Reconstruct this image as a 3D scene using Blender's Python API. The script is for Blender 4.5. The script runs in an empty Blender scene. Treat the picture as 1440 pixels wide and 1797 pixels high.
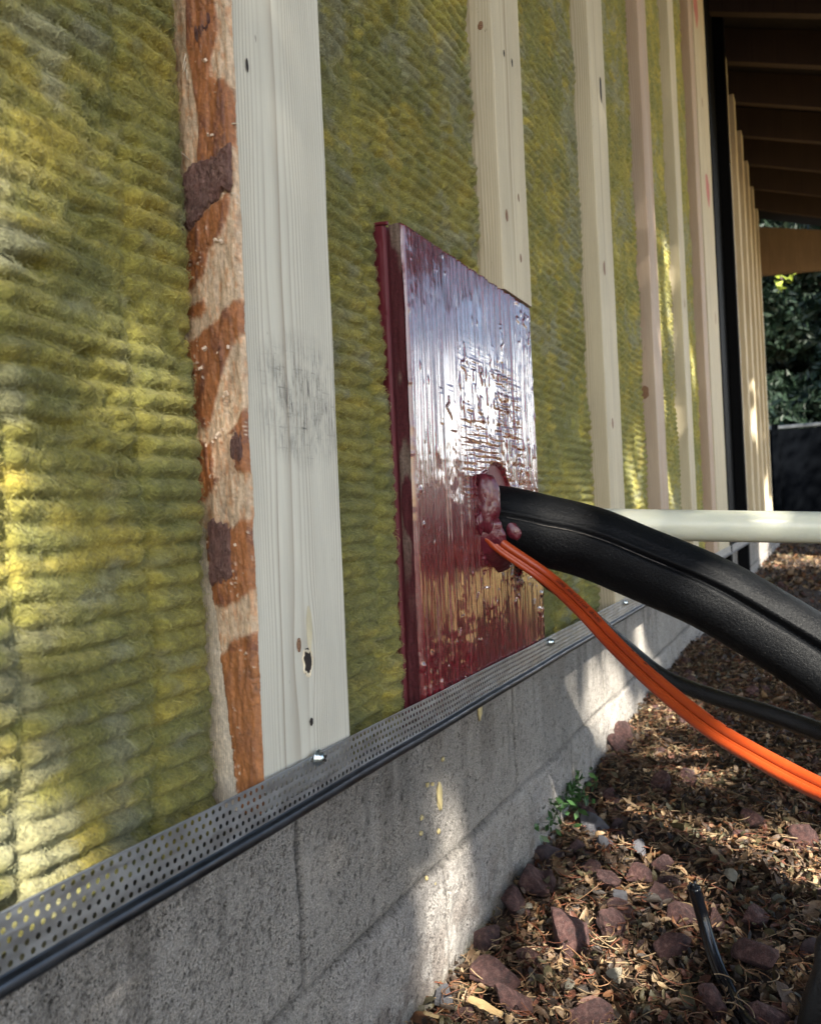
import bpy, bmesh, math, random
import numpy as np
from mathutils import Vector, Matrix

# ------------------------------------------------------------------ camera
sc = bpy.context.scene
COL = sc.collection
R_ = Vector((0.8947994, 0.4441995, -0.0449525))
D_ = Vector((-0.0444789, -0.0114933, -0.9989442))
F_ = Vector((-0.4442472, 0.8958542, 0.0094733))
cam = bpy.data.cameras.new('camera')
camo = bpy.data.objects.new('camera', cam); COL.objects.link(camo)
CAM = Vector((0.258, 0.0, 0.39))
M = Matrix((( R_.x, -D_.x, -F_.x, CAM.x), (R_.y, -D_.y, -F_.y, CAM.y), (R_.z, -D_.z, -F_.z, CAM.z), (0, 0, 0, 1)))
camo.matrix_world = M
cam.sensor_fit = 'VERTICAL'; cam.sensor_height = 24.0; cam.lens = 24.0 * 1442 / 1797
cam.clip_start = 0.01; cam.clip_end = 500
cam.dof.use_dof = True; cam.dof.focus_distance = 0.60; cam.dof.aperture_fstop = 10.0
sc.camera = camo

# ------------------------------------------------------------------ light
SUN = Vector((0.50, -0.60, 0.60)).normalized()
w = bpy.data.worlds.new('World'); sc.world = w; w.use_nodes = True
nt = w.node_tree; bg = nt.nodes['Background']
sky = nt.nodes.new('ShaderNodeTexSky'); sky.sky_type = 'NISHITA'; sky.sun_disc = False
sky.sun_elevation = math.asin(SUN.z); sky.sun_rotation = math.atan2(SUN.x, SUN.y)
sky.air_density = 1.0; sky.dust_density = 1.2
# bright cloud patch added low in the sky for the red board's reflection
tc_ = nt.nodes.new('ShaderNodeTexCoord'); sx_ = nt.nodes.new('ShaderNodeSeparateXYZ'); nt.links.new(tc_.outputs['Generated'], sx_.inputs[0])
r1 = nt.nodes.new('ShaderNodeMapRange'); r1.interpolation_type = 'SMOOTHSTEP'; r1.inputs[1].default_value = .23; r1.inputs[2].default_value = .12; nt.links.new(sx_.outputs[2], r1.inputs[0])
nz_ = nt.nodes.new('ShaderNodeTexNoise'); nz_.inputs['Scale'].default_value = 2.6; nz_.inputs['Detail'].default_value = 6; nt.links.new(tc_.outputs['Generated'], nz_.inputs['Vector'])
r2 = nt.nodes.new('ShaderNodeMapRange'); r2.inputs[1].default_value = .36; r2.inputs[2].default_value = .52; nt.links.new(nz_.outputs['Fac'], r2.inputs[0])
mm_ = nt.nodes.new('ShaderNodeMath'); mm_.operation = 'MULTIPLY'; nt.links.new(r1.outputs[0], mm_.inputs[0]); nt.links.new(r2.outputs[0], mm_.inputs[1])
dp_ = nt.nodes.new('ShaderNodeVectorMath'); dp_.operation = 'DOT_PRODUCT'; nt.links.new(tc_.outputs['Generated'], dp_.inputs[0]); dp_.inputs[1].default_value = (.31, .94, .13)
r3 = nt.nodes.new('ShaderNodeMapRange'); r3.interpolation_type = 'SMOOTHSTEP'; r3.inputs[1].default_value = .955; r3.inputs[2].default_value = .997; nt.links.new(dp_.outputs['Value'], r3.inputs[0])
m2_ = nt.nodes.new('ShaderNodeMath'); m2_.operation = 'MULTIPLY'; nt.links.new(mm_.outputs[0], m2_.inputs[0]); nt.links.new(r3.outputs[0], m2_.inputs[1]); mm_ = m2_
mx_ = nt.nodes.new('ShaderNodeMix'); mx_.data_type = 'RGBA'; nt.links.new(mm_.outputs[0], mx_.inputs[0]); nt.links.new(sky.outputs[0], mx_.inputs[6]); mx_.inputs[7].default_value = (22, 21.6, 21, 1)
nt.links.new(mx_.outputs[2], bg.inputs[0]); bg.inputs[1].default_value = 0.085
sl = bpy.data.lights.new('sun', 'SUN'); sl.energy = 5.0; sl.angle = math.radians(0.5); sl.color = (1.0, 0.93, 0.80)
so = bpy.data.objects.new('sun', sl); COL.objects.link(so)
so.rotation_euler = SUN.to_track_quat('Z', 'Y').to_euler()
sc.view_settings.view_transform = 'Standard'; sc.view_settings.look = 'None'
sc.view_settings.exposure = 2.25; sc.view_settings.gamma = 1.0
sc.cycles.max_bounces = 8; sc.cycles.diffuse_bounces = 4

# ------------------------------------------------------------------ noise
def _h(ix, iy, iz, s):
    n = (ix.astype(np.int64) * 374761393 + iy.astype(np.int64) * 668265263 + iz.astype(np.int64) * 2147483647 + s * 1274126177) & 0xffffffff
    n = ((n ^ (n >> 13)) * 1274126177) & 0xffffffff
    n = ((n ^ (n >> 15)) * 2246822519) & 0xffffffff
    n = n ^ (n >> 16)
    return (n & 0xffffff) / float(0xffffff)
def vn(x, y, z=None, s=0):
    x = np.asarray(x, float); y = np.asarray(y, float); x, y = np.broadcast_arrays(x, y)
    ix = np.floor(x); iy = np.floor(y); fx = x - ix; fy = y - iy
    fx = fx * fx * (3 - 2 * fx); fy = fy * fy * (3 - 2 * fy)
    if z is None:
        o = np.zeros_like(ix)
        a = _h(ix, iy, o, s); b = _h(ix + 1, iy, o, s); c = _h(ix, iy + 1, o, s); d = _h(ix + 1, iy + 1, o, s)
        return (a + (b - a) * fx) * (1 - fy) + (c + (d - c) * fx) * fy
    z = np.broadcast_to(np.asarray(z, float), x.shape); iz = np.floor(z); fz = z - iz; fz = fz * fz * (3 - 2 * fz)
    def sl_(k):
        a = _h(ix, iy, k, s); b = _h(ix + 1, iy, k, s); c = _h(ix, iy + 1, k, s); d = _h(ix + 1, iy + 1, k, s)
        return (a + (b - a) * fx) * (1 - fy) + (c + (d - c) * fx) * fy
    a = sl_(iz); b = sl_(iz + 1)
    return a + (b - a) * fz
def fbm(x, y, z=None, o=4, s=0, g=0.5):
    t = 0; a = 1; n = 0; k = 1.0
    for i in range(o):
        t = t + a * vn(x * k, y * k, None if z is None else z * k, s + i * 17); n += a; a *= g; k *= 2.03
    return t / n
def sst(a, b, x):
    t = np.clip((x - a) / (b - a), 0, 1); return t * t * (3 - 2 * t)

# ------------------------------------------------------------------ mesh helpers
def setp(o, label=None, cat=None, group=None, kind=None):
    if label: o['label'] = label
    if cat: o['category'] = cat
    if group: o['group'] = group
    if kind: o['kind'] = kind
    return o
def link(name, me, mat, parent=None, loc=None):
    o = bpy.data.objects.new(name, me); COL.objects.link(o)
    if mat is not None and len(me.materials) == 0: me.materials.append(mat)
    if loc is not None: o.location = loc
    if parent is not None: o.parent = parent
    return o
def empty(name, loc=(0, 0, 0), label=None, cat=None, group=None):
    o = bpy.data.objects.new(name, None); COL.objects.link(o); o.location = loc; o.empty_display_size = .05
    return setp(o, label, cat, group)
def npmesh(name, V, F, smooth=True, col=None):
    """F: (m,k) int array of uniform faces, or list of such arrays."""
    V = np.asarray(V, np.float32); Fs = F if isinstance(F, list) else [F]
    me = bpy.data.meshes.new(name)
    me.vertices.add(len(V)); me.vertices.foreach_set('co', V.ravel())
    nl = sum(f.size for f in Fs); npoly = sum(len(f) for f in Fs)
    me.loops.add(nl); me.polygons.add(npoly)
    me.loops.foreach_set('vertex_index', np.concatenate([f.ravel() for f in Fs]).astype(np.int32))
    tot = np.concatenate([np.full(len(f), f.shape[1]) for f in Fs])
    st = np.concatenate([[0], np.cumsum(tot)[:-1]])
    me.polygons.foreach_set('loop_start', st.astype(np.int32))
    me.polygons.foreach_set('use_smooth', np.full(npoly, smooth))
    me.update(calc_edges=True)
    if col is not None:
        a = me.color_attributes.new('Col', 'FLOAT_COLOR', 'POINT')
        c = np.ones((len(V), 4), np.float32); c[:, :3] = col
        a.data.foreach_set('color', c.ravel())
    return me
def gridF(nu, nv, off=0):
    i, j = np.meshgrid(np.arange(nu - 1), np.arange(nv - 1), indexing='ij')
    a = (i * nv + j).ravel() + off
    return np.stack([a, a + nv, a + nv + 1, a + 1], 1)
class MB:
    def __init__(s): s.v = []; s.f = []
    def add(s, V, F):
        n = len(s.v); s.v += [tuple(p) for p in V]; s.f += [tuple(i + n for i in f) for f in F]
    def box(s, x0, x1, y0, y1, z0, z1, c=0.0):
        # chamfered along the longest edges via 8-gon section in two smallest dims when c>0
        if c <= 0:
            V = [(x, y, z) for x in (x0, x1) for y in (y0, y1) for z in (z0, z1)]
            s.add(V, [(0, 1, 3, 2), (4, 6, 7, 5), (0, 4, 5, 1), (2, 3, 7, 6), (0, 2, 6, 4), (1, 5, 7, 3)]); return
        d = [(x1 - x0, 0), (y1 - y0, 1), (z1 - z0, 2)]; ax = max(d)[1]
        r = [(x0, x1), (y0, y1), (z0, z1)]; a, b = [k for k in range(3) if k != ax]
        (a0, a1), (b0, b1) = r[a], r[b]
        sec = [(a0 + c, b0), (a1 - c, b0), (a1, b0 + c), (a1, b1 - c), (a1 - c, b1), (a0 + c, b1), (a0, b1 - c), (a0, b0 + c)]
        V = []
        for e in r[ax]:
            for p in sec:
                q = [0, 0, 0]; q[ax] = e; q[a] = p[0]; q[b] = p[1]; V.append(q)
        s.add(V, [(i, (i + 1) % 8, 8 + (i + 1) % 8, 8 + i) for i in range(8)] + [tuple(range(7, -1, -1)), tuple(range(8, 16))])
    def build(s, name, mat, parent=None, loc=(0, 0, 0), smooth=False):
        me = bpy.data.meshes.new(name)
        l = Vector(loc)
        me.from_pydata([tuple(Vector(p) - l) for p in s.v], [], s.f)
        bm = bmesh.new(); bm.from_mesh(me); bmesh.ops.recalc_face_normals(bm, faces=bm.faces); bm.to_mesh(me); bm.free()
        for p in me.polygons: p.use_smooth = smooth
        return link(name, me, mat, parent, loc)
def catmull(P, n):
    P = [np.array(p, float) for p in P]; P = [2 * P[0] - P[1]] + P + [2 * P[-1] - P[-2]]; out = []
    for i in range(1, len(P) - 2):
        for k in range(n):
            t = k / n
            out.append(.5 * (2 * P[i] + (P[i + 1] - P[i - 1]) * t + (2 * P[i - 1] - 5 * P[i] + 4 * P[i + 1] - P[i + 2]) * t * t + (3 * P[i] - P[i - 1] - 3 * P[i + 1] + P[i + 2]) * t ** 3))
    out.append(P[-2]); return np.array(out)
def sweep(path, prof, ref, caps=True):
    """prof(theta array, s 0..1, arclen) -> radius array ; theta=0 along ref."""
    n = len(path); T = np.gradient(path, axis=0); T /= np.linalg.norm(T, axis=1)[:, None]
    L = np.concatenate([[0], np.cumsum(np.linalg.norm(np.diff(path, axis=0), axis=1))])
    th = np.linspace(0, 2 * np.pi, prof.n, endpoint=False); V = []; ref = np.array(ref, float)
    for i in range(n):
        a = ref - T[i] * (ref @ T[i]); a /= np.linalg.norm(a); b = np.cross(T[i], a)
        r = prof(th, i / (n - 1), L[i])
        V.append(path[i] + np.outer(r * np.cos(th), a) + np.outer(r * np.sin(th), b))
    V = np.concatenate(V); m = prof.n
    i, j = np.meshgrid(np.arange(n - 1), np.arange(m), indexing='ij')
    F = np.stack([(i * m + j), (i * m + (j + 1) % m), ((i + 1) * m + (j + 1) % m), ((i + 1) * m + j)], -1).reshape(-1, 4)
    Fs = [F]
    if caps:
        V = np.concatenate([V, path[:1], path[-1:]]); c0 = n * m; k = np.arange(m)
        Fs.append(np.stack([(k + 1) % m, k, np.full(m, c0)], 1))
        Fs.append(np.stack([(n - 1) * m + k, (n - 1) * m + (k + 1) % m, np.full(m, c0 + 1)], 1))
    return V, Fs
def frame_at(path, i, ref):
    T = np.gradient(path, axis=0)[i]; T /= np.linalg.norm(T); ref = np.array(ref, float)
    a = ref - T * (ref @ T); a /= np.linalg.norm(a); return T, a, np.cross(T, a)
class Prof:
    def __init__(s, n, f): s.n = n; s.f = f
    def __call__(s, th, t, l): return s.f(th, t, l)

# ------------------------------------------------------------------ material helpers
class NT:
    def __init__(s, name):
        s.m = bpy.data.materials.new(name); s.m.use_nodes = True; s.t = s.m.node_tree
        s.b = s.t.nodes['Principled BSDF']; s.out = s.t.nodes['Material Output']
    def n(s, typ, ins=None, **kw):
        x = s.t.nodes.new('ShaderNode' + typ)
        for k, v in kw.items(): setattr(x, k, v)
        for k, v in (ins or {}).items(): s.set(x.inputs[k], v)
        return x
    def set(s, sock, v):
        if isinstance(v, bpy.types.NodeSocket): s.t.links.new(v, sock)
        elif isinstance(v, bpy.types.Node): s.t.links.new(v.outputs[0], sock)
        elif isinstance(v, tuple) and len(v) == 3 and sock.type == 'RGBA': sock.default_value = (*v, 1)
        else: sock.default_value = v
    def math(s, op, a, b=0.0, c=0.0, clamp=False):
        x = s.n('Math', operation=op, use_clamp=clamp); s.set(x.inputs[0], a); s.set(x.inputs[1], b); s.set(x.inputs[2], c); return x.outputs[0]
    def vmul(s, v, sc_):
        x = s.n('VectorMath', operation='MULTIPLY'); s.set(x.inputs[0], v); s.set(x.inputs[1], sc_); return x.outputs[0]
    def noise(s, v, scale=5, detail=4, rough=.5, dist=0.0, dim='3D'):
        x = s.n('TexNoise', {'Scale': scale, 'Detail': detail, 'Roughness': rough, 'Distortion': dist}, noise_dimensions=dim)
        s.set(x.inputs['Vector'], v); return x.outputs['Fac']
    def ramp(s, fac, pts):
        x = s.n('ValToRGB'); s.set(x.inputs[0], fac); cr = x.color_ramp
        while len(cr.elements) < len(pts): cr.elements.new(.5)
        for e, (p, c) in zip(cr.elements, pts):
            e.position = p; e.color = (*c, 1) if isinstance(c, tuple) else (c, c, c, 1)
        return x.outputs[0]
    def mix(s, f, a, b, mode='MIX'):
        x = s.n('Mix', data_type='RGBA', blend_type=mode); s.set(x.inputs[0], f); s.set(x.inputs[6], a); s.set(x.inputs[7], b); return x.outputs[2]
    def mr(s, v, a, b, c=0.0, d=1.0):
        x = s.n('MapRange', {0: v, 1: a, 2: b, 3: c, 4: d}); return x.outputs[0]
    def bump(s, h, dist, strength=1.0, normal=None):
        x = s.n('Bump', {'Height': h, 'Distance': dist, 'Strength': strength})
        if normal is not None: s.set(x.inputs['Normal'], normal)
        return x.outputs[0]
    def obj(s): return s.n('TexCoord').outputs['Object']
    def done(s, **kw):
        for k, v in kw.items():
            s.set(s.b.inputs[k.replace('_', ' ')], v)
        return s.m
def simple(name, col, rough=.6, metal=0.0, bscale=300, bdist=.0003, var=.25, **kw):
    t = NT(name); c = t.obj(); n = t.noise(c, bscale, 5, .6); n2 = t.noise(c, bscale * .08, 3)
    base = t.mix(t.mr(n2, .3, .7), tuple(x * (1 - var) for x in col), tuple(min(1, x * (1 + var)) for x in col))
    kw = {k: v for k, v in kw.items()}
    return t.done(Base_Color=base, Roughness=rough, Metallic=metal, Normal=t.bump(n, bdist), **kw)

def wood(name, base, ring, period=.0034, tint=(0.5, .16, .1), tamt=0.0, cloc=.5, lines=1.0, dirt=None, knot=None):
    """sawn softwood: growth lines running along local Z, spread over Y (and X)."""
    t = NT(name); c = t.obj(); sx = t.n('SeparateXYZ', {0: c}); info = t.n('ObjectInfo').outputs['Random']
    x, y, z = sx.outputs
    seed = t.math('MULTIPLY', info, 37.0)
    def cv(ax, ay, az, off=0.0):
        v = t.n('CombineXYZ', {0: t.math('MULTIPLY', x, ax), 1: t.math('MULTIPLY_ADD', y, ay, seed), 2: t.math('MULTIPLY_ADD', z, az, off)}); return v.outputs[0]
    w1 = t.noise(cv(12, 14, 2.2), 1.0, 3, .5)
    w2 = t.noise(cv(60, 60, 7, 3.1), 1.0, 2, .5)
    u = t.math('ADD', y, t.math('MULTIPLY', x, .75))
    u = t.math('ADD', u, t.math('MULTIPLY', t.math('SUBTRACT', w1, .5), .022))
    u = t.math('ADD', u, t.math('MULTIPLY', t.math('SUBTRACT', w2, .5), .0016))
    if knot:
        ky = t.math('SUBTRACT', y, knot[0]); kz_ = t.math('SUBTRACT', z, knot[1] + .004)
        e2 = t.math('ADD', t.math('POWER', t.math('ABSOLUTE', t.math('DIVIDE', ky, .011)), 2.0), t.math('POWER', t.math('ABSOLUTE', t.math('DIVIDE', kz_, .030)), 2.0))
        ex = t.math('POWER', 2.718, t.math('MULTIPLY', e2, -1.0))
        u = t.math('SUBTRACT', u, t.math('MULTIPLY', t.math('MULTIPLY', ky, .85), ex))
    # flat-sawn centre: lines widen near the middle
    cc = t.math('SUBTRACT', u, .0)
    q = t.math('ADD', t.math('MULTIPLY', cc, 1.0 / period), t.math('MULTIPLY', t.math('SINE', t.math('MULTIPLY', cc, 95.0)), 2.6))
    fr = t.math('FRACT', q)
    line = t.math('POWER', fr, 3.5)
    line = t.math('MULTIPLY', line, t.math('SUBTRACT', 1.0, t.mr(fr, .93, 1.0)))
    amp = t.mr(t.noise(cv(25, 60, 3, 8.0), 1.0, 2), .3, .65, .25, 1.0)
    line = t.math('MULTIPLY', line, amp)
    fib = t.noise(cv(700, 900, 26), 1.0, 4, .65)
    broad = t.noise(cv(18, 26, 5, 5.0), 1.0, 4, .55)
    b = t.mix(t.mr(broad, .3, .7), tuple(v * .86 for v in base), tuple(min(1, v * 1.08) for v in base))
    b = t.mix(t.math('MULTIPLY', line, lines), b, ring)
    b = t.mix(t.mr(fib, .3, .72, 0, .28), b, tuple(v * .55 for v in base))
    if tamt > 0:
        b = t.mix(t.math('MULTIPLY', t.mr(t.noise(cv(30, 30, 1.3, 9.0), 1.0, 3), .35, .7), tamt), b, tint, 'MULTIPLY')
    # scattered specks / bruises
    sp = t.mr(t.noise(cv(160, 160, 45, 2.0), 1.0, 3, .7), .70, .76)
    b = t.mix(t.math('MULTIPLY', sp, .55), b, (.09, .07, .05))
    if dirt:
        (dy, dz, ry, rz) = dirt
        ey = t.math('DIVIDE', t.math('SUBTRACT', y, dy), ry); ez = t.math('DIVIDE', t.math('SUBTRACT', z, dz), rz)
        d = t.math('ADD', t.math('POWER', t.math('ABSOLUTE', ey), 2.0), t.math('POWER', t.math('ABSOLUTE', ez), 2.0))
        mk = t.mr(d, 1.1, .1)
        vs = t.mr(t.noise(cv(900, 1000, 60, 1.0), 1.0, 3, .7), .44, .60)
        hs = t.mr(t.noise(cv(40, 45, 420, 4.0), 1.0, 4, .7), .56, .68)
        sm = t.mr(t.noise(cv(70, 80, 45, 6.0), 1.0, 4, .6), .38, .58)
        s_ = t.math('MULTIPLY', t.math('MAXIMUM', t.math('MULTIPLY', vs, sm), t.math('MULTIPLY', hs, sm)), mk)
        b = t.mix(t.math('MULTIPLY', s_, .95), b, (.05, .045, .045))
    hgt = t.math('SUBTRACT', t.math('MULTIPLY', fib, .5), t.math('MULTIPLY', line, .5))
    return t.done(Base_Color=b, Roughness=.62, Normal=t.bump(hgt, .0004), Specular_IOR_Level=.35)

KZ = .39 + (880 + .045 * (1435 - 530) - 1160) * .893 * (.386 + .128) / 1442 - .245
M_wood1 = wood('pale_spruce', (.67, .64, .54), (.24, .17, .11), dirt=(.054, .215, .050, .040), knot=(.0445, KZ))
M_wood = wood('spruce', (.62, .54, .38), (.25, .16, .08))
M_woodp = wood('pink_fir', (.52, .41, .31), (.27, .15, .10), tint=(.88, .66, .55), tamt=.5)
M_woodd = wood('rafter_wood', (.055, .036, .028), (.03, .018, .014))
M_woodb = wood('beam_wood', (.26, .18, .11), (.14, .08, .05))

def attr_mat(name, rough=.8, bsc=500, bd=.0006, sheen=0.0, mul=None, trans=0.0, stretch=(1, 1, 1)):
    t = NT(name); c = t.vmul(t.obj(), stretch); a = t.n('Attribute', attribute_name='Col').outputs['Color']
    n = t.noise(c, bsc, 5, .65)
    col = t.mix(t.mr(n, .25, .75, .0, 1), t.mix(1.0, a, (.52, .52, .52), 'MULTIPLY'), t.mix(1.0, a, (1.35, 1.35, 1.35), 'MULTIPLY'))
    return t.done(Base_Color=col, Roughness=rough, Normal=t.bump(n, bd), Sheen_Weight=sheen, Specular_IOR_Level=.3)

# ------------------------------------------------------------------ ground
def gz(x, y):
    x = np.asarray(x, float); y = np.asarray(y, float)
    return .045 * sst(.68, 1.7, y) * sst(1.5, .0, x) + .012 * (fbm(x * 6, y * 6, o=4, s=3) - .5) * sst(12, 1, np.abs(y)) - .06 * sst(1.0, 3.5, x)
t = NT('mulch_soil'); c = t.obj()
n1 = t.noise(c, 60, 6, .7); n2 = t.noise(c, 2.0, 3)
base = t.ramp(n1, [(.3, (.018, .012, .009)), (.55, (.05, .032, .022)), (.7, (.13, .085, .05))])
base = t.mix(t.mr(n2, .4, .6, 0, .5), base, (.07, .042, .03))
M_soil = t.done(Base_Color=base, Roughness=.95, Normal=t.bump(n1, .01))
xs = np.concatenate([-np.geomspace(60, .12, 14), np.arange(-.06, .9, .009), np.geomspace(.92, 80, 40)])
ys = np.concatenate([-np.geomspace(60, .4, 14), np.arange(-.3, 3.0, .009), np.geomspace(3.02, 140, 60)])
X, Y = np.meshgrid(xs, ys, indexing='ij'); Z = gz(X, Y)
g = link('ground', npmesh('ground', np.stack([X, Y, Z], -1).reshape(-1, 3), gridF(len(xs), len(ys))), M_soil)
g['kind'] = 'structure'

# ------------------------------------------------------------------ foundation wall
FX = -.04
def build_foundation():
    ys = np.concatenate([np.arange(-.35, 2.2, .0024), np.arange(2.2, 9.0, .02)])
    zs = np.arange(-.06, .262, .0024)
    Y, Z = np.meshgrid(ys, zs, indexing='ij')
    low = sst(.104, .094, Z)
    zj = .100 + .003 * (fbm(Y * 6, Y * 0, o=3, s=4) - .5)
    dj = np.abs(Z - zj)
    hu = np.abs((Y - .4245 + .2 + .0016 * (vn(Z * 60, Y * 0, s=5) - .5)) % .4 - .2)
    hl = np.abs((Y - .628 + .2 + .003 * (vn(Z * 40, Y * 0, s=6) - .5)) % .4 - .2)
    dh = np.where(Z > zj, hu, hl)
    jag = .0015 * fbm(Y * 220, Z * 220, o=3, s=8)
    gro = np.exp(-((dj + jag - .0007) / .0022) ** 2) * .0035 + np.exp(-((dh + jag - .0007) / .0022) ** 2) * .0046
    vis = .35 + .65 * sst(.3, .7, fbm(Y * 9, Z * 9, o=2, s=11))
    bul = low * .004 * fbm(Y * 14, Z * 14, o=3, s=21) + low * .003 * sst(.35, .6, fbm(Y * 26, Z * 20, o=3, s=25))
    h = .0016 * (fbm(Y * 60, Z * 60, o=4, s=2) - .5) + .0016 * (fbm(Y * 300, Z * 300, o=2, s=9) - .5) - gro * vis + bul
    pit = sst(.78, .9, vn(Y * 700, Z * 520, s=31)) * .0008
    h -= pit
    X = FX + h
    n = fbm(Y * 7, Z * 7, o=4, s=12); n2 = fbm(Y * 22, Z * 9, o=4, s=14)
    c = np.array([.38, .36, .33])[None, None] * (0.75 + .5 * n[..., None])
    brown = sst(.45, .65, n2)[..., None] * sst(.12, .26, Z)[..., None]
    c = c * (1 - .45 * brown) + np.array([.17, .14, .11]) * .45 * brown
    pale = (low * sst(.42, .62, fbm(Y * 18, Z * 16, o=4, s=41)))[..., None]
    c = c * (1 - .55 * pale) + np.array([.44, .42, .40]) * .55 * pale
    moss = (sst(.035, .0, Z) * sst(.5, .7, fbm(Y * 30, Z * 30, o=3, s=51)))[..., None]
    c = c * (1 - .4 * moss) + np.array([.13, .15, .07]) * .4 * moss
    run = (sst(.52, .66, fbm(Y * 55, Z * 3, o=3, s=61)) * sst(.08, .22, Z))[..., None]; c = c * (1 - .30 * run)
    spl = (sst(.09, .02, Z) * sst(.46, .62, fbm(Y * 60, Z * 60, o=4, s=63)))[..., None]; c = c * (1 - .45 * spl) + np.array([.10, .06, .04]) * .45 * spl
    c = c * (1 - .6 * (pit / .0008)[..., None]); c = c * (1 - .62 * np.clip(gro / .0035, 0, 1) * (.45 + .55 * vis))[..., None]
    me = npmesh('foundation_wall', np.stack([X, Y, Z], -1).reshape(-1, 3), gridF(len(ys), len(zs)), col=c.reshape(-1, 3))
    t = NT('rough_concrete'); o = t.obj(); a = t.n('Attribute', attribute_name='Col').outputs['Color']
    n1 = t.noise(o, 700, 4, .75); n2 = t.noise(t.vmul(o, (1, 1, .75)), 620, 4, .75)
    vo = t.n('TexVoronoi', {'Scale': 420.0}); t.set(vo.inputs['Vector'], o)
    sp = t.math('MULTIPLY', t.mr(n2, .56, .63), t.mr(t.noise(o, 26, 3, .6), .36, .6))
    col = t.mix(t.mr(n1, .3, .7), t.mix(1.0, a, (.42, .41, .42), 'MULTIPLY'), t.mix(1.0, a, (1.45, 1.42, 1.40), 'MULTIPLY'))
    col = t.mix(t.math('MULTIPLY', sp, .8), col, (.035, .033, .03))
    hh = t.math('SUBTRACT', n1, t.math('MULTIPLY', sp, 1.2))
    m = t.done(Base_Color=col, Roughness=.92, Normal=t.bump(hh, .0022), Specular_IOR_Level=.2)
    o = link('foundation_wall', me, m)
    setp(o, 'grey concrete block foundation wall with rough pitted face under the perforated metal strip', 'foundation wall')
    return o
fw = build_foundation()
M_foam = simple('yellow_foam', (.46, .38, .19), .6, bscale=500, bdist=.0004)
def blob(name, c, r, seed, mat, parent, n=3, amp=.35):
    bm = bmesh.new(); bmesh.ops.create_icosphere(bm, subdivisions=n, radius=1)
    V = np.array([v.co[:] for v in bm.verts]); k = 1 + amp * (fbm(V[:, 0] * 1.5 + seed, V[:, 1] * 1.5, V[:, 2] * 1.5, o=3, s=seed) - .5) * 2
    for v, q in zip(bm.verts, V * k[:, None] * np.array(r)): v.co = Vector(q)
    me = bpy.data.meshes.new(name); bm.to_mesh(me); bm.free()
    for p in me.polygons: p.use_smooth = True
    return link(name, me, mat, parent, c)
# yellow foam specks stuck to the block wall
for i, (yy, zz, ry, rz) in enumerate([(.630, .155, .0042, .012), (.727, .205, .004, .010), (.594, .150, .0022, .0022), (.592, .138, .002, .0022), (.608, .172, .0022, .002), (.640, .184, .0022, .002),
                                       (.617, .170, .0016, .0016), (.598, .1, .0015, .002), (.625, .128, .0018, .0022), (.612, .09, .002, .002), (.600, .083, .0014, .0016), (.648, .080, .002, .0015)]):
    blob('foam_speck', (FX + .001, yy, zz), (.0022 if rz > .005 else .0014, ry, rz), 60 + i, M_foam, fw, 3, .5)

# ------------------------------------------------------------------ sheathing behind everything
M_black = simple('black_membrane', (.012, .012, .014), .55, bscale=90, bdist=.0008)
mb = MB(); mb.box(-.20, -.065, -.6, 6.6, .262, 2.62)
o = mb.build('wall_sheathing', M_black, loc=(-.13, 3, .262))
setp(o, 'black wall membrane behind the green insulation and the wooden strips', 'wall')

# ------------------------------------------------------------------ mineral wool insulation
M_ins = attr_mat('mineral_wool', rough=.95, bsc=620, bd=.0024, sheen=.1)
def ins_color(Y, Z, s):
    a = fbm(Y * 20, Z * 26, o=4, s=s); b = fbm(Y * 9, Z * 10, o=4, s=s + 5); c = fbm(Y * 45, Z * 130, o=3, s=s + 9)
    olive = np.array([.32, .285, .060]); yel = np.array([.54, .42, .070]); grey = np.array([.29, .285, .17]); grn = np.array([.23, .225, .060])
    col = olive + (grn - olive) * sst(.35, .65, fbm(Y * 30, Z * 34, o=3, s=s + 2))[..., None]
    col = col + (yel - col) * (.60 * sst(.50, .72, a * .55 + c * .45))[..., None]
    col = col + (grey - col) * (.8 * sst(.52, .68, b * .6 + fbm(Y * 60, Z * 80, o=2, s=s + 7) * .4))[..., None]
    fl = fbm(Y * 260, Z * 260, o=3, s=s + 3)
    return col * (.64 + .76 * fl)[..., None]
def ins_height(Y, Z, s, amp=.0080, edge=None):
    wz = Z + .005 * (fbm(Y * 16, Z * 8, o=3, s=s + 20) - .5) + .0020 * (fbm(Y * 60, Z * 50, o=2, s=s + 23) - .5)
    colp = np.floor(Y / .072 + .25 * (fbm(Z * 6, Y * 0, o=2, s=s + 30) - .5))
    ph = _h(colp, colp * 0, colp * 0, 7)
    fy = (Y / .072 + .25 * (fbm(Z * 6, Y * 0, o=2, s=s + 30) - .5)) % 1.0
    seam = np.exp(-((np.minimum(fy, 1 - fy)) / .05) ** 2)
    r = np.abs(np.sin(np.pi * (wz / .0107 + ph * .5))) ** .55
    m = .45 + .55 * sst(.25, .55, fbm(Y * 16, Z * 24, o=3, s=s + 33))
    h = amp * r * m * (1 - .6 * seam) * (1 if edge is None else edge) - .0012 * seam
    h = h + .006 * (fbm(Y * 12, Z * 12, o=3, s=s + 1) - .5) + .0022 * (fbm(Y * 55, Z * 75, o=3, s=s + 3) - .5) + .0024 * (fbm(Y * 240, Z * 240, o=3, s=s + 4) - .5)
    tear = sst(.70, .80, fbm(Y * 38, Z * 60, o=3, s=s + 50))
    return h - .005 * tear
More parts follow.
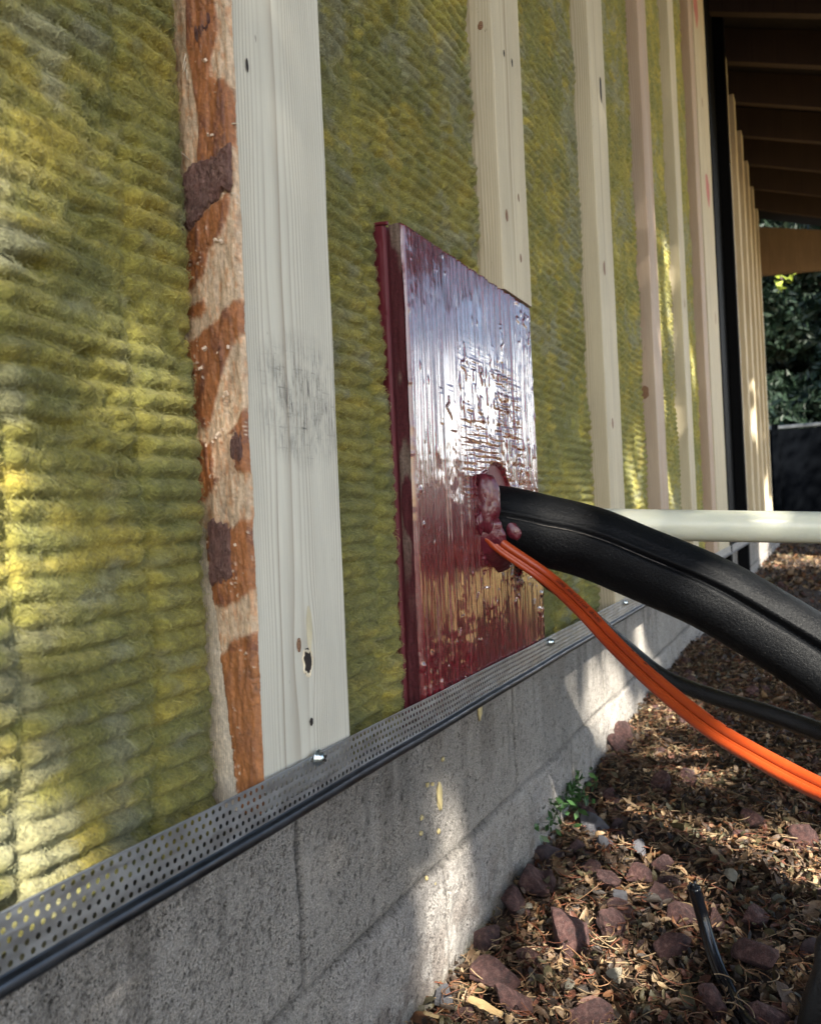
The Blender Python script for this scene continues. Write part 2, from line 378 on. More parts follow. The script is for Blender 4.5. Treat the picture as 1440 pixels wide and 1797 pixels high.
def insulation(y0, y1, z1, x, step, s, label, fibres=0, cut=None, zf=None, fw_=.00012):
    ys = np.arange(y0, y1 + step, step); zs = np.arange(.232, z1, step)
    Y, Z = np.meshgrid(ys, zs, indexing='ij'); e = np.minimum(Y - y0, y1 - Y)
    if cut: e = np.minimum(e, np.where(Z < cut[2], np.abs(cut[0] - Y) + .002, .1))
    h = ins_height(Y, Z, s, edge=.10 + .90 * sst(.002, .020, e + .004 * (fbm(Y * 0, Z * 60, o=2, s=s + 2) - .5)))
    h = h + .0012 * (fbm(Y * 420, Z * 300, o=2, s=s + 70) - .5)
    h = h - .026 * (1 - sst(-.001, .0085, e + .003 * (fbm(Y * 0, Z * 90, o=2, s=s) - .5)))
    XX = x + h
    if cut:
        cy0, cy1, cz = cut
        jag = .003 * (fbm(Z * 70, Z * 0, o=3, s=s + 60) - .5) 
        XX = XX + .008 * np.exp(-((Y - cy0) / .03) ** 2) * sst(.60, .40, Z)
        ins_ = sst(cy0 - .004, cy0 + .0005, Y + jag) * sst(cz + .0035, cz + .0005, Z + .5 * jag)
        XX = XX - ins_ * .05
        # little dark notch above the board's upper corner
        nt_ = np.exp(-(((Y - cy0 + .001) / .010) ** 2 + ((Z - cz - .005 + (Y - cy0) * .25) / .0045) ** 2)); XX -= .022 * np.clip(nt_ * 1.4, 0, 1)
    c = ins_color(Y, Z, s)
    V = np.stack([XX, Y, Z], -1).reshape(-1, 3); C = c.reshape(-1, 3); F = gridF(len(ys), len(zs))
    if fibres:
        rng = np.random.default_rng(s); n = fibres
        za, zb = zf or (.24, z1)
        fy = rng.uniform(y0 + .006, y1 - .009, n); fz = rng.uniform(za, zb, n)
        L = rng.uniform(.003, .009, n); a = rng.normal(.0, .9, n) + np.where(rng.random(n) < .45, np.pi / 2, 0); cu = rng.normal(0, 90, n)
        K = 5; tt = np.linspace(-.5, .5, K)
        ang = a[:, None] + cu[:, None] * L[:, None] * tt
        py = fy[:, None] + L[:, None] * tt * np.cos(ang); pz = fz[:, None] + L[:, None] * tt * np.sin(ang)
        ix = np.clip(((py - y0) / step).astype(int), 0, len(ys) - 1); iz = np.clip(((pz - .232) / step).astype(int), 0, len(zs) - 1)
        px = XX[ix, iz]; px = np.maximum(px, px.mean(1, keepdims=True) - .001) + .0001 + rng.exponential(.0005, n)[:, None] + .0012 * (rng.random(n) ** 4)[:, None] * np.abs(tt) * 2
        w_ = fw_ * rng.uniform(.7, 1.5, n)[:, None]
        dy = -np.sin(ang) * w_; dz = np.cos(ang) * w_
        A = np.stack([px, py + dy, pz + dz], -1); B = np.stack([px, py - dy, pz - dz], -1)
        FV = np.stack([A, B], 2).reshape(-1, 3)
        b = (np.arange(n)[:, None] * K * 2 + np.arange(K - 1)[None] * 2).ravel() + len(V)
        FF = np.stack([b, b + 2, b + 3, b + 1], 1)
        fc = c[ix[:, 2], iz[:, 2]] * rng.uniform(.75, 1.35, n)[:, None] + rng.uniform(0, .06, n)[:, None]
        V = np.concatenate([V, FV]); F = np.concatenate([F, FF]); C = np.concatenate([C, np.repeat(fc, K * 2, 0)])
    l = np.array([x, (y0 + y1) / 2, .232])
    o = link('insulation_board', npmesh('insulation_board', V - l, F, col=C), M_ins, loc=l)
    return setp(o, label, 'insulation', 'mineral wool boards between the wooden strips')
insulation(-.12, .3375, .80, -.0285, .0014, 100, 'green and yellow ribbed mineral wool board, the nearest one, left of the barked wooden strip', 45000, zf=(.25, .75))
insulation(.4285, .7425, .93, -.0245, .0014, 200, 'green ribbed mineral wool board between the barked strip and the red painted board', 55000, cut=(.5295, 2, .6065), zf=(.255, .8))
insulation(.829, 1.1465, 1.22, -.0255, .0018, 300, 'green mineral wool board directly right of the red painted board', 30000, fw_=.00016)
insulation(1.245, 1.554, 1.5, -.0255, .0026, 400, 'mineral wool board in the second gap right of the red board', 12000, fw_=.0002)
insulation(1.645, 1.958, 1.95, -.0255, .0032, 500, 'mineral wool board with a bright yellow sunlit streak')
insulation(2.05, 2.36, 2.2, -.0255, .004, 600, 'narrow sliver of mineral wool board before the strip beside the wide plank')

# ------------------------------------------------------------------ wooden strips
def batten_mesh(width, depth, z0, z1, seed, seg=.02, wob=.0003):
    r = .0022; sec = []
    for cx, cy, a0 in ((0 - r, width - r, 0), (-depth + r, width - r, 90), (-depth + r, r, 180), (0 - r, r, 270)):
        for k in range(4):
            a = math.radians(a0 + k * 30); sec.append((cx + r * math.cos(a), cy + r * math.sin(a)))
    # insert extra points along faces (x=front at 0, y across)
    m = len(sec); zs = np.arange(z0, z1 + seg * .5, seg); zs[-1] = z1; n = len(zs)
    S = np.array(sec); V = np.zeros((n, m, 3)); 
    V[:, :, 0] = S[None, :, 0] + wob * 2 * (vn(zs[:, None] * 25, S[None, :, 1] * 40 + seed, s=seed) - .5)
    V[:, :, 1] = S[None, :, 1] + wob * 2 * (vn(zs[:, None] * 30, S[None, :, 0] * 50 + seed, s=seed + 3) - .5) + .0012 * (vn(zs[:, None] * 1.1, S[None, :, 0] * 0, s=seed + 5) - .5)
    V[:, :, 2] = zs[:, None]
    i, j = np.meshgrid(np.arange(n - 1), np.arange(m), indexing='ij')
    F = np.stack([(i * m + j), (i * m + (j + 1) % m), ((i + 1) * m + (j + 1) % m), ((i + 1) * m + j)], -1).reshape(-1, 4)
    F2 = np.array([list(range(m))[::-1]]); F3 = np.array([[(n - 1) * m + k for k in range(m)]])
    me = npmesh('batten', V.reshape(-1, 3), [F, F2, F3]); 
    for p in me.polygons: p.use_smooth = False
    return me
t = NT('knot'); o_ = t.obj(); ln = t.n('VectorMath', operation='LENGTH'); t.set(ln.inputs[0], t.vmul(o_, (0, 1, .8)))
rr = t.math('SINE', t.math('MULTIPLY', t.math('ADD', ln.outputs['Value'], t.math('MULTIPLY', t.noise(o_, 500, 3), .0012)), 5200.0))
M_knot = t.done(Base_Color=t.mix(t.mr(rr, -1, 1), (.14, .06, .03), (.30, .16, .08)), Roughness=.6)
M_dark = simple('dark_mark_and_hole_shade', (.02, .013, .01), .7, bscale=600)  # for dark marks, and for shade inside holes put in as flat colour
M_pinkpaint = simple('faded_red_mark', (.45, .15, .13), .7, bscale=200)
def disc(name, y, z, ry, rz, mat, parent, x=.0004, seed=0, jag=.2, side=False, dome=.0004):
    m = 26; V = [(0, 0, 0)] if not side else [(0, 0, 0)]
    V[0] = (dome, 0, 0)
    for i in range(m):
        a = 2 * math.pi * i / m; k = 1 + jag * (float(vn(math.cos(a) * 1.7 + seed, math.sin(a) * 1.7, s=seed)) - .5) * 2
        V.append((0, ry * k * math.cos(a), rz * k * math.sin(a)))
    if side: V = [(-b, -a, c) for a, b, c in V]
    me = bpy.data.meshes.new(name); me.from_pydata(V, [], [(0, 1 + i, 1 + (i + 1) % m) for i in range(m)])
    return link(name, me, mat, parent, (x, y, z) if not side else (y, x, z))
PZ = .605   # top of the red board
strips = [
 # y, width, z0, z1, mat, label
 (.7427, .0845, PZ + .001, 2.24, M_wood, 'pale wooden strip cut off at its foot by the top of the red board'),
 (1.147, .094, .245, 2.24, M_wood, 'pale wooden strip, first one right of the red board, with two small knots'),
 (1.555, .088, .245, 2.24, M_woodp, 'pinkish wooden strip left of the brightest yellow insulation'),
 (1.960, .088, .245, 2.24, M_wood, 'pale wooden strip with a bright sun streak down its face'),
 (2.362, .088, .245, 2.24, M_woodp, 'reddish wooden strip standing directly beside the wide plank'),
]
BG = 'vertical wooden strips on the wall'
bats = []
for k, (y, wd, z0, z1, m, lb) in enumerate(strips):
    me = batten_mesh(wd, .038, 0, z1 - z0, 10 + k, seg=.03)
    o = link('wooden_batten', me, m, loc=(.0, y, z0)); setp(o, lb, 'wooden strip', BG); bats.append(o)
disc('knot', .016, .075, .0035, .006, M_knot, bats[0], seed=1); disc('knot', .053, .043, .0028, .0045, M_knot, bats[0], seed=2)
disc('knot', .055, .105, .002, .004, M_knot, bats[0], seed=9); disc('knot', .030, .240, .002, .0035, M_dark, bats[0], seed=10); disc('knot', .054, .242, .0022, .004, M_dark, bats[0], seed=11)
disc('knot', -.012, .255, .003, .004, M_knot, bats[0], x=-.0004, side=True, seed=3)
disc('knot', .028, .49, .006, .010, M_knot, bats[1], seed=4); disc('knot', .034, .27, .005, .008, M_knot, bats[1], seed=5); disc('knot', .06, .76, .006, .02, M_dark, bats[1], seed=6)
disc('knot', -.02, .36, .008, .012, M_knot, bats[2], x=-.0004, side=True, seed=7); disc('knot', .04, .62, .006, .01, M_knot, bats[3], seed=8)
# wide plank
me = batten_mesh(.30, .038, 0, 1.995, 40, seg=.05); pl = link('wide_plank', me, M_wood, loc=(.001, 2.475, .245))
setp(pl, 'wide pale plank with two faded red marks beside the tall black door', 'plank')
disc('red_mark', .16, 1.10, .05, .045, M_pinkpaint, pl, seed=12, jag=.35, x=.0006, dome=.0002); disc('red_mark', .06, 1.62, .05, .06, M_pinkpaint, pl, seed=13, jag=.4, x=.0006, dome=.0002)
disc('knot', .2, .72, .012, .02, M_knot, pl, seed=14); disc('knot', .12, 1.35, .01, .016, M_knot, pl, seed=15)
# far strips beyond the door
far = [3.547 + .4 * k for k in range(6)]
farl = ['pale wooden strip on the far edge of the black door', 'second wooden strip beyond the black door', 'third wooden strip beyond the black door, with a sunlit patch', 'fourth wooden strip beyond the black door', 'fifth wooden strip beyond the black door', 'last wooden strip at the far corner of the wall, beside the fence']
for k, y in enumerate(far):
    me = batten_mesh(.089, .038, 0, 1.98, 60 + k, seg=.06, wob=.001)
    o = link('wooden_batten', me, M_wood, loc=(.0, y, .245)); setp(o, farl[k], 'wooden strip', BG)
mb = MB(); mb.box(-.062, -.045, 3.64, 6.15, .25, 2.2)
o = mb.build('backing_panel', M_woodb, loc=(-.05, 4.8, .25)); setp(o, 'wood panel closing the wall behind the far wooden strips', 'panel')
# near strip with bark edge -------------------------------------------------
b1 = link('wooden_batten', batten_mesh(.089, .038, 0, .70, 50, seg=.01), M_wood1, loc=(.0, .3375, .245))
setp(b1, 'wide pale wooden strip nearest the camera, orange bark edge, open knot near its foot', 'wooden strip', BG)
def side_part():
    s0 = .000292
    def y2z(y): return .39 + (925 - y) * s0 - .245
    ts = np.linspace(-.02, 1.36, 62); zs = np.arange(0, .70, .0007)
    T, Z = np.meshgrid(ts, zs, indexing='ij'); P = 925 - (Z + .245 - .39) / s0
    TT = T + .10 * (fbm(T * 5, P * .03, o=4, s=71) - .5); PP = P + 34 * (fbm(T * 6, P * .035, o=4, s=72) - .5)
    def poly(pts, x=None, y=None):
        x = TT if x is None else x; y = PP if y is None else y; r = np.zeros(x.shape, bool); n = len(pts)
        for i in range(n):
            x1, y1 = pts[i]; x2, y2 = pts[(i + 1) % n]
            if y1 == y2: continue
            cnd = (y1 > y) != (y2 > y); r ^= cnd & (x < (x2 - x1) * (y - y1) / (y2 - y1) + x1)
        return r
    pale = np.array([.56, .41, .27]); org = np.array([.30, .11, .035]); dk = np.array([.13, .045, .028]); sawn = np.array([.74, .64, .50])
    o1 = poly([(.25, -60), (.9, -60), (.95, 60), (.85, 130), (.7, 200), (.8, 280), (.35, 290), (.1, 240), (.05, 150), (.45, 130), (.2, 60)])
    o1 |= poly([(.0, 160), (.25, 150), (.5, 200), (.4, 262), (.0, 262)])
    o2 = poly([(1.4, 380), (.1, 345), (.25, 400), (.6, 440), (.75, 480), (1.4, 500)])
    o3 = poly([(1.4, 525), (.7, 515), (.85, 545), (1.4, 560)])
    o4 = poly([(1.4, 592), (.9, 580), (.0, 528), (-.1, 580), (.15, 590), (.45, 655), (.75, 740), (1.4, 750)])
    o5 = poly([(.15, 735), (-.1, 715), (-.1, 830), (.5, 828), (.9, 870), (1.4, 870), (1.4, 770), (.5, 770)])
    o6 = poly([(1.4, 955), (.8, 940), (-.1, 900), (-.1, 1035), (.4, 1050), (.9, 1068), (1.4, 1075)])
    o7 = poly([(1.4, 1145), (.7, 1138), (-.1, 1100), (-.1, 1500), (1.4, 1500)])
    O = o1 | o2 | o3 | o4 | o5 | o6 | o7
    of = O.astype(float)
    acc = of * 2
    for a_ in (1, 2, 3): acc[a_:] += of[:-a_]; acc[:a_] += of[:a_]; acc[:-a_] += of[a_:]; acc[-a_:] += of[-a_:]
    of = acc / 8; acc = of * 1.0
    for a_ in (2, 5): acc[:, a_:] += of[:, :-a_]; acc[:, :a_] += of[:, :a_]; acc[:, :-a_] += of[:, a_:]; acc[:, -a_:] += of[:, -a_:]
    of = acc / 5; of = sst(.28, .72, of + .40 * (fbm(T * 34, P * .05, o=3, s=74) - .5))
    n1 = fbm(T * 9, P * .02, o=4, s=81); n2 = fbm(T * 40, P * .4, o=3, s=82); n3 = fbm(T * 26, P * .05, o=3, s=83)
    ip = o5 & poly([(.2, 755), (.75, 770), (.7, 840), (.25, 830)]); of = np.where(ip, .25, of)
    col = pale[None, None] * (.75 + .5 * n1[..., None]); col = col + (np.array([.50, .22, .08]) - col) * (sst(.5, .75, n3) * .6)[..., None]
    oc = org * (.7 + .7 * n3[..., None]); oc = oc + (dk - oc) * (.75 * sst(.52, .72, n1))[..., None]
    oc = oc + (np.array([.42, .20, .08]) - oc) * (sst(.55, .8, n2) * .5)[..., None]
    low = (P > 1140)[..., None]; oc = np.where(low, oc * .6 + np.array([.36, .15, .05]) * .45, oc)
    col = col + (oc - col) * of[..., None]
    # thin dark lip along band tops
    wd = poly([(1.4, 900), (1.02, 925), (.93, 1000), (.8, 1100), (.68, 1200), (.55, 1330), (.42, 1480), (1.4, 1480)], T, P)
    gl = np.abs(np.sin((T * 24 + .5 * fbm(T * 3, P * .01, o=2, s=9) + P * .004) * np.pi)) ** 3
    col = np.where(wd[..., None], sawn * (1 - .35 * gl[..., None]) * (.85 + .3 * n2[..., None]), col)
    chip = sst(.84, .88, vn(T * 30, P * .28, s=91)) * sst(.55, .7, fbm(T * 4, P * .02, o=2, s=92)) * (~wd)
    col = col + (np.array([.70, .58, .45]) - col) * (chip * .8)[..., None]
    crk = sst(.03, .0, np.abs(fbm(T * 5, P * .045, o=3, s=95) - .5)) * sst(.55, .7, fbm(T * 3, P * .01, o=2, s=96)) * (~wd)
    col = col * (1 - .45 * crk[..., None])
    col *= (.8 + .4 * fbm(T * 70, P * .5, o=2, s=97))[..., None]
    bulge = .0013 * np.sin(np.clip(T, 0, 1) * np.pi * .9) 
    h = .0008 + bulge * (~wd) + .0011 * (n1 - .5) * 2 * (~wd) + .0009 * of + .0007 * (n2 - .5) + .0008 * chip - .0006 * crk
    wrap = sst(.05, -.02, T)
    Yc = -h + .0022 * wrap * 1.0; Xc = -T * .028 + .0006 * wrap
    V = np.stack([Xc, Yc, Z], -1).reshape(-1, 3)
    me = npmesh('bark_edge', V, gridF(len(ts), len(zs)), col=col.reshape(-1, 3))
    m = attr_mat('inner_bark', rough=.55, bsc=600, bd=.0005, stretch=(1, 1, .35)); m.node_tree.nodes['Principled BSDF'].inputs['Specular IOR Level'].default_value = .5
    link('bark_edge', me, m, b1)
    # real bark flakes
    tb = NT('bark'); c = tb.obj(); n = tb.noise(tb.vmul(c, (1, 1, .3)), 520, 5, .7, .6); n_ = tb.noise(c, 150, 4, .6)
    Mb = tb.done(Base_Color=tb.mix(tb.mr(n_, .35, .7), tb.ramp(n, [(.35, (.045, .02, .016)), (.65, (.34, .20, .16))]), (.19, .09, .07)), Roughness=.9, Normal=tb.bump(n, .003))
    def flake(pts, thick, seed, skew):
        us = np.linspace(0, 1, 70); zz = np.linspace(0, 1, 90); U, W = np.meshgrid(us, zz, indexing='ij')
        (l0, l1), (r0, r1) = pts   # left(back) top/bottom px, right(front) top/bottom px
        t0, t1 = skew
        jt = 16 * (fbm(U * 9, U * 0, o=3, s=seed) - .5) * 2; jb = 9 * (fbm(U * 14, U * 0, o=3, s=seed + 1) - .5) * 2
        top = l0 + (r0 - l0) * U + jt; bot = l1 + (r1 - l1) * U + jb; Pp = top + (bot - top) * W
        T = t0 + (t1 - t0) * U + .015 * (fbm(W * 8, U * 0, o=3, s=seed + 2) - .5) * np.where(U < .5, 1, -1)
        ed = np.minimum(np.minimum(U * (t0 - t1) * 28, (1 - U) * (t0 - t1) * 28), np.minimum(W, 1 - W) * (bot - top) * .292)
        hh = thick * sst(-.05, .9, ed + .5 * (fbm(U * 30, W * 30, o=2, s=seed + 4) - .5)) * (.6 + .8 * fbm(U * 12, W * 5, o=4, s=seed + 3)) + .0026 * (fbm(U * 38, W * 12, o=4, s=seed + 6) - .5)
        V = np.stack([-T * .028, -.0018 - hh, y2z(Pp)], -1).reshape(-1, 3)
        link('bark_flake', npmesh('bark_flake', V, gridF(70, 90)), Mb, b1)
    flake(((292, 398), (262, 330)), .0024, 300, (1.25, .02))
    flake(((918, 1022), (925, 1012)), .0028, 320, (.88, .38))
    flake(((40, 62), (28, 42)), .0016, 330, (.72, .35))
    flake(((775, 800), (762, 812)), .0012, 340, (.32, .05))
    # splinters
    ms = simple('splinter', (.75, .68, .55), .6)
    for i, (tt, pp, dy, dz, dx, L) in enumerate([(1.0, 62, -.8, .3, .4, .006), (1.0, 85, -.5, -.8, .2, .008), (1.0, 98, -.3, -.9, .3, .007), (1.02, 262, -.95, .25, .1, .009), (.0, 222, .1, .1, 1, .004), (1.0, 70, -.4, -.9, .1, .011)]):
        d = np.array([dx, dy, dz]); d /= np.linalg.norm(d); p = np.array([-tt * .028, -.001, y2z(pp)])
        path = np.array([p + d * L * k / 5 + np.array([0, 0, -.0012 * (k / 5) ** 2]) for k in range(6)])
        V, F = sweep(path, Prof(5, lambda th, t_, l: np.full(5, .00045 * (1 - .8 * t_))), (.3, .2, 1)); link('splinter', npmesh('splinter', V, F), ms, b1)
    mc = simple('wood_crumb', (.72, .56, .42), .8)
    rng = random.Random(5)
    for (tt, pp) in [(.3, 424), (.42, 420), (.78, 606), (.25, 610), (.5, 617), (.55, 760), (.62, 765), (.7, 772), (.85, 777), (.28, 955), (.3, 330), (.45, 752), (.4, 695), (.33, 690), (.9, 640), (.48, 102), (.4, 235), (.5, 232)]:
        mb_ = MB(); a = rng.uniform(.0006, .0013); mb_.box(-a, a, -a * .6, a * .6, -a * .7, a * .7)
        o = mb_.build('crumb', mc, b1); o.location = (-tt * .028, -.0032, y2z(pp)); o.rotation_euler = (rng.random() * 3, rng.random() * 3, rng.random() * 3)
side_part()
# knots of the near strip: one open hole, its shade a flat dark disc, with a ragged pale rim
def y2zf(px_y, Y): return .39 + (880 + .045 * (1435 - 530) - px_y) * .893 * (Y + .128) / 1442 - .245
kz = y2zf(1160, .386)
M_pale = simple('torn_wood', (.66, .58, .43), .7, bscale=700, bdist=.0006)
def ring(name, y, z, ry, rz, wr, seed, mat, parent):
    m = 64; V = []; F = []
    for j, (k, h) in enumerate([(.72, -.0035), (.95, .0), (1.10, .0009), (1.26, .0001)]):
        for i in range(m):
            a = 2 * math.pi * i / m; q = 1 + .5 * (float(fbm(np.array([math.cos(a) * 3.0 + seed]), np.array([math.sin(a) * 3.0]), o=3, s=seed)[0]) - .5) * 2 * (1 if j in (1, 2) else .6)
            V.append((h, ry * k * q * math.cos(a), rz * k * q * math.sin(a)))
    for j in range(3):
        for i in range(m): F.append((j * m + i, j * m + (i + 1) % m, (j + 1) * m + (i + 1) % m, (j + 1) * m + i))
    me = bpy.data.meshes.new(name); me.from_pydata(V, [], F); return link(name, me, mat, parent, (0, y, z))
disc('knot_hole_shade', .0455, kz, .0040, .0072, M_dark, b1, x=.0003, seed=20, jag=.3, dome=.0001)
ring('torn_rim', .0455, kz, .0038, .0066, .001, 22, M_pale, b1)
disc('knot', .0375, kz + .0105, .0024, .0042, M_knot, b1, seed=21)
disc('sap_streak', .0485, kz + .018, .0030, .012, simple('sap_streak', (.60, .53, .36), .5), b1, seed=23, x=.00035, dome=.0001)
disc('dent', .0465, y2zf(1266, .386), .0017, .0022, M_dark, b1, seed=24, x=.0003, dome=.0)
disc('dent', .0135, y2zf(120, .36) - .0, .0012, .0038, M_dark, b1, seed=25, x=.0003, dome=.0)

# ------------------------------------------------------------------ perforated flashing
def steel(name, base, rough, bsc=60):
    t = NT(name); c = t.obj(); n = t.noise(t.vmul(c, (1, .15, 1)), 260, 4, .6); n2 = t.noise(c, bsc, 4, .6)
    return t.done(Base_Color=t.mix(t.mr(n2, .3, .7), tuple(x * .8 for x in base), tuple(min(1, x * 1.1) for x in base)), Metallic=1.0, Roughness=t.mr(n, .3, .7, rough * .8, rough * 1.25), Normal=t.bump(n, .00015))
M_steel = steel('galvanised_steel', (.50, .51, .53), .46)
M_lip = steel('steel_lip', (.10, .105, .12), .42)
fl = empty('flashing_strip', (.003, 1.0, .2405), 'long perforated silvery metal strip along the foot of the wall above the concrete', 'metal strip')
def flashing():
    y0, y1 = -.12, 3.54; p = .0046; q_ = .0041; z0 = .2415; H = q_ * 5
    ncol = int((y1 - y0) / p); r = .00114; th = .0002
    a = np.arange(8) * np.pi / 4 + np.pi / 8
    hw = p / 2; hh = q_ / 2
    outer = np.array([(hw, hh * .5), (hw * .5, hh), (-hw * .5, hh), (-hw, hh * .5), (-hw, -hh * .5), (-hw * .5, -hh), (hw * .5, -hh), (hw, -hh * .5)])
    corners = np.array([(hw, hh), (-hw, hh), (-hw, -hh), (hw, -hh)])
    inn = np.stack([r * .98 * np.cos(a), r * 1.08 * np.sin(a)], 1)
    tile = np.concatenate([outer, inn, inn, corners]); nv = len(tile)
    fq = [[i, (i + 1) % 8, 8 + (i + 1) % 8, 8 + i] for i in range(8)] + [[8 + i, 8 + (i + 1) % 8, 16 + (i + 1) % 8, 16 + i] for i in range(8)]
    ft = [[0, 24, 1], [2, 25, 3], [4, 26, 5], [6, 27, 7]]
    xoff = np.zeros(nv); xoff[16:24] = -th
    C = np.array([(y0 + (k + .5 + .5 * (j % 2)) * p, z0 + (j + .5) * q_) for k in range(ncol) for j in range(5)]); n = len(C)
    V = np.zeros((n, nv, 3)); V[:, :, 0] = .003 + xoff; V[:, :, 1] = C[:, None, 0] + tile[None, :, 0]; V[:, :, 2] = C[:, None, 1] + tile[None, :, 1]
    o = np.arange(n)[:, None, None] * nv
    FQ = (np.array(fq)[None] + o).reshape(-1, 4); FT = (np.array(ft)[None] + o).reshape(-1, 3)
    V = V.reshape(-1, 3)
    # slight waviness of the thin sheet
    V[:, 0] += .0009 * (vn(V[:, 1] * 9, V[:, 2] * 20, s=77) - .5) * 2 + .0004 * (vn(V[:, 1] * 45, V[:, 2] * 60, s=78) - .5)
    l = np.array([.003, 1.0, .2405])
    link('perforated_face', npmesh('perforated_face', V - l, [FQ, FT], smooth=False), M_steel, fl)
    # top hem, rounded lip and underside, as one bent section
    sec = [(.003, .2632), (.0036, .2640), (.0030, .2647), (.0022, .2640)]
    ys = np.arange(y0, y1, .02)
    def ext(name, sec, mat, closed=False):
        n, m = len(ys), len(sec); S = np.array(sec)
        V = np.zeros((n, m, 3)); V[:, :, 0] = S[None, :, 0]; V[:, :, 2] = S[None, :, 1]; V[:, :, 1] = ys[:, None]
        V[:, :, 0] += .0009 * (vn(V[:, :, 1] * 9, V[:, :, 2] * 20, s=77) - .5) * 2
        V[:, :, 2] += .0003 * (vn(V[:, :, 1] * 7, V[:, :, 2] * 0, s=79) - .5) * 2
        return link(name, npmesh(name, V.reshape(-1, 3) - l, gridF(n, m)), mat, fl)
    zb = .2415
    ext('hem', [(.0030, z0 + H), (.0036, z0 + H + .0004), (.0033, z0 + H + .001), (.0022, z0 + H + .0006)], M_steel)
    lip = [(.003, zb), (.0034, zb - .0008), (.0050, zb - .0014), (.0056, zb - .0022), (.0058, zb - .0052), (.0052, zb - .0064), (.0040, zb - .0069), (0, zb - .0070), (-.02, zb - .0069), (-.046, zb - .0066)]
    ext('drip_lip', lip, M_lip)
flashing()
M_screw = steel('zinc_screw', (.70, .80, .82), .30)
def screw(y, z):
    # pan head with washer collar and a cross recess, its shade drawn as dark bars
    m = 32; prof = [(0.0062, 0), (.0062, .0008), (.0050, .0012), (.0048, .0022), (.0040, .0034), (.0026, .0042), (.0012, .0045)]
    V = [(h, r * math.cos(2 * math.pi * i / m), r * math.sin(2 * math.pi * i / m)) for r, h in prof for i in range(m)] + [(.0046, 0, 0)]
    F = [(j * m + i, j * m + (i + 1) % m, (j + 1) * m + (i + 1) % m, (j + 1) * m + i) for j in range(len(prof) - 1) for i in range(m)]
    F += [((len(prof) - 1) * m + i, (len(prof) - 1) * m + (i + 1) % m, len(prof) * m) for i in range(m)]
    V = [(x, y_ * .72, z_ * .72) for x, y_, z_ in V]
    me = bpy.data.meshes.new('screw'); me.from_pydata(V, [], F)
    for p in me.polygons: p.use_smooth = True
    s = link('screw', me, M_screw, fl, (.0008, y - 1.0, z - .2405)); s.rotation_euler = (.4, 0, .05)
    for k in (0, 1):
        mb = MB(); mb.box(.0036, .00475, -.0021 if k else -.00045, .0021 if k else .00045, -.00045 if k else -.0021, .00045 if k else .0021)
        r = mb.build('recess_shade', M_dark, s)
for (y, z) in [(.3835, .2607), (.822, .2575), (1.188, .2575), (1.60, .2575), (2.0, .2575)]: screw(y, z)

# ------------------------------------------------------------------ red sealed board
BB = empty('mounting_board', (0, .676, .262), 'board thickly brushed with glossy dark red sealant, pipes and cables passing through it', 'board')
def red_mat(name, streak=1.0, gloss=True):
    t = NT(name); c = t.obj()
    v = t.noise(t.vmul(c, (1, 1, .035)), 620, 4, .6, .3)
    v2 = t.noise(t.vmul(c, (1, 1, .07)), 240, 3, .5, .8)
    bl = t.noise(c, 160, 5, .6, .5); fi = t.noise(c, 900, 3, .6)
    h = t.math('ADD', t.math('MULTIPLY', v, 1.0 * streak), t.math('MULTIPLY', v2, 1.3 * streak))
    h = t.math('ADD', h, t.math('MULTIPLY', bl, .3)); h = t.math('ADD', h, t.math('MULTIPLY', t.mr(bl, .62, .75), .35)); h = t.math('ADD', h, t.math('MULTIPLY', fi, .06))
    col = t.mix(t.mr(v2, .35, .65), (.105, .007, .012), (.165, .012, .018))
    if not gloss: return t.done(Base_Color=t.mix(.5, col, (.10, .022, .032)), Roughness=.5, Normal=t.bump(h, .0010), Specular_IOR_Level=.3)
    return t.done(Base_Color=col, Roughness=t.mr(v2, .35, .7, .10, .18), Normal=t.bump(h, .0015, .9), IOR=1.6, Coat_Weight=1.0, Coat_Roughness=.05, Coat_IOR=1.62)
M_red = red_mat('red_sealant')
M_redside = red_mat('red_sealant_edge', .25, False)
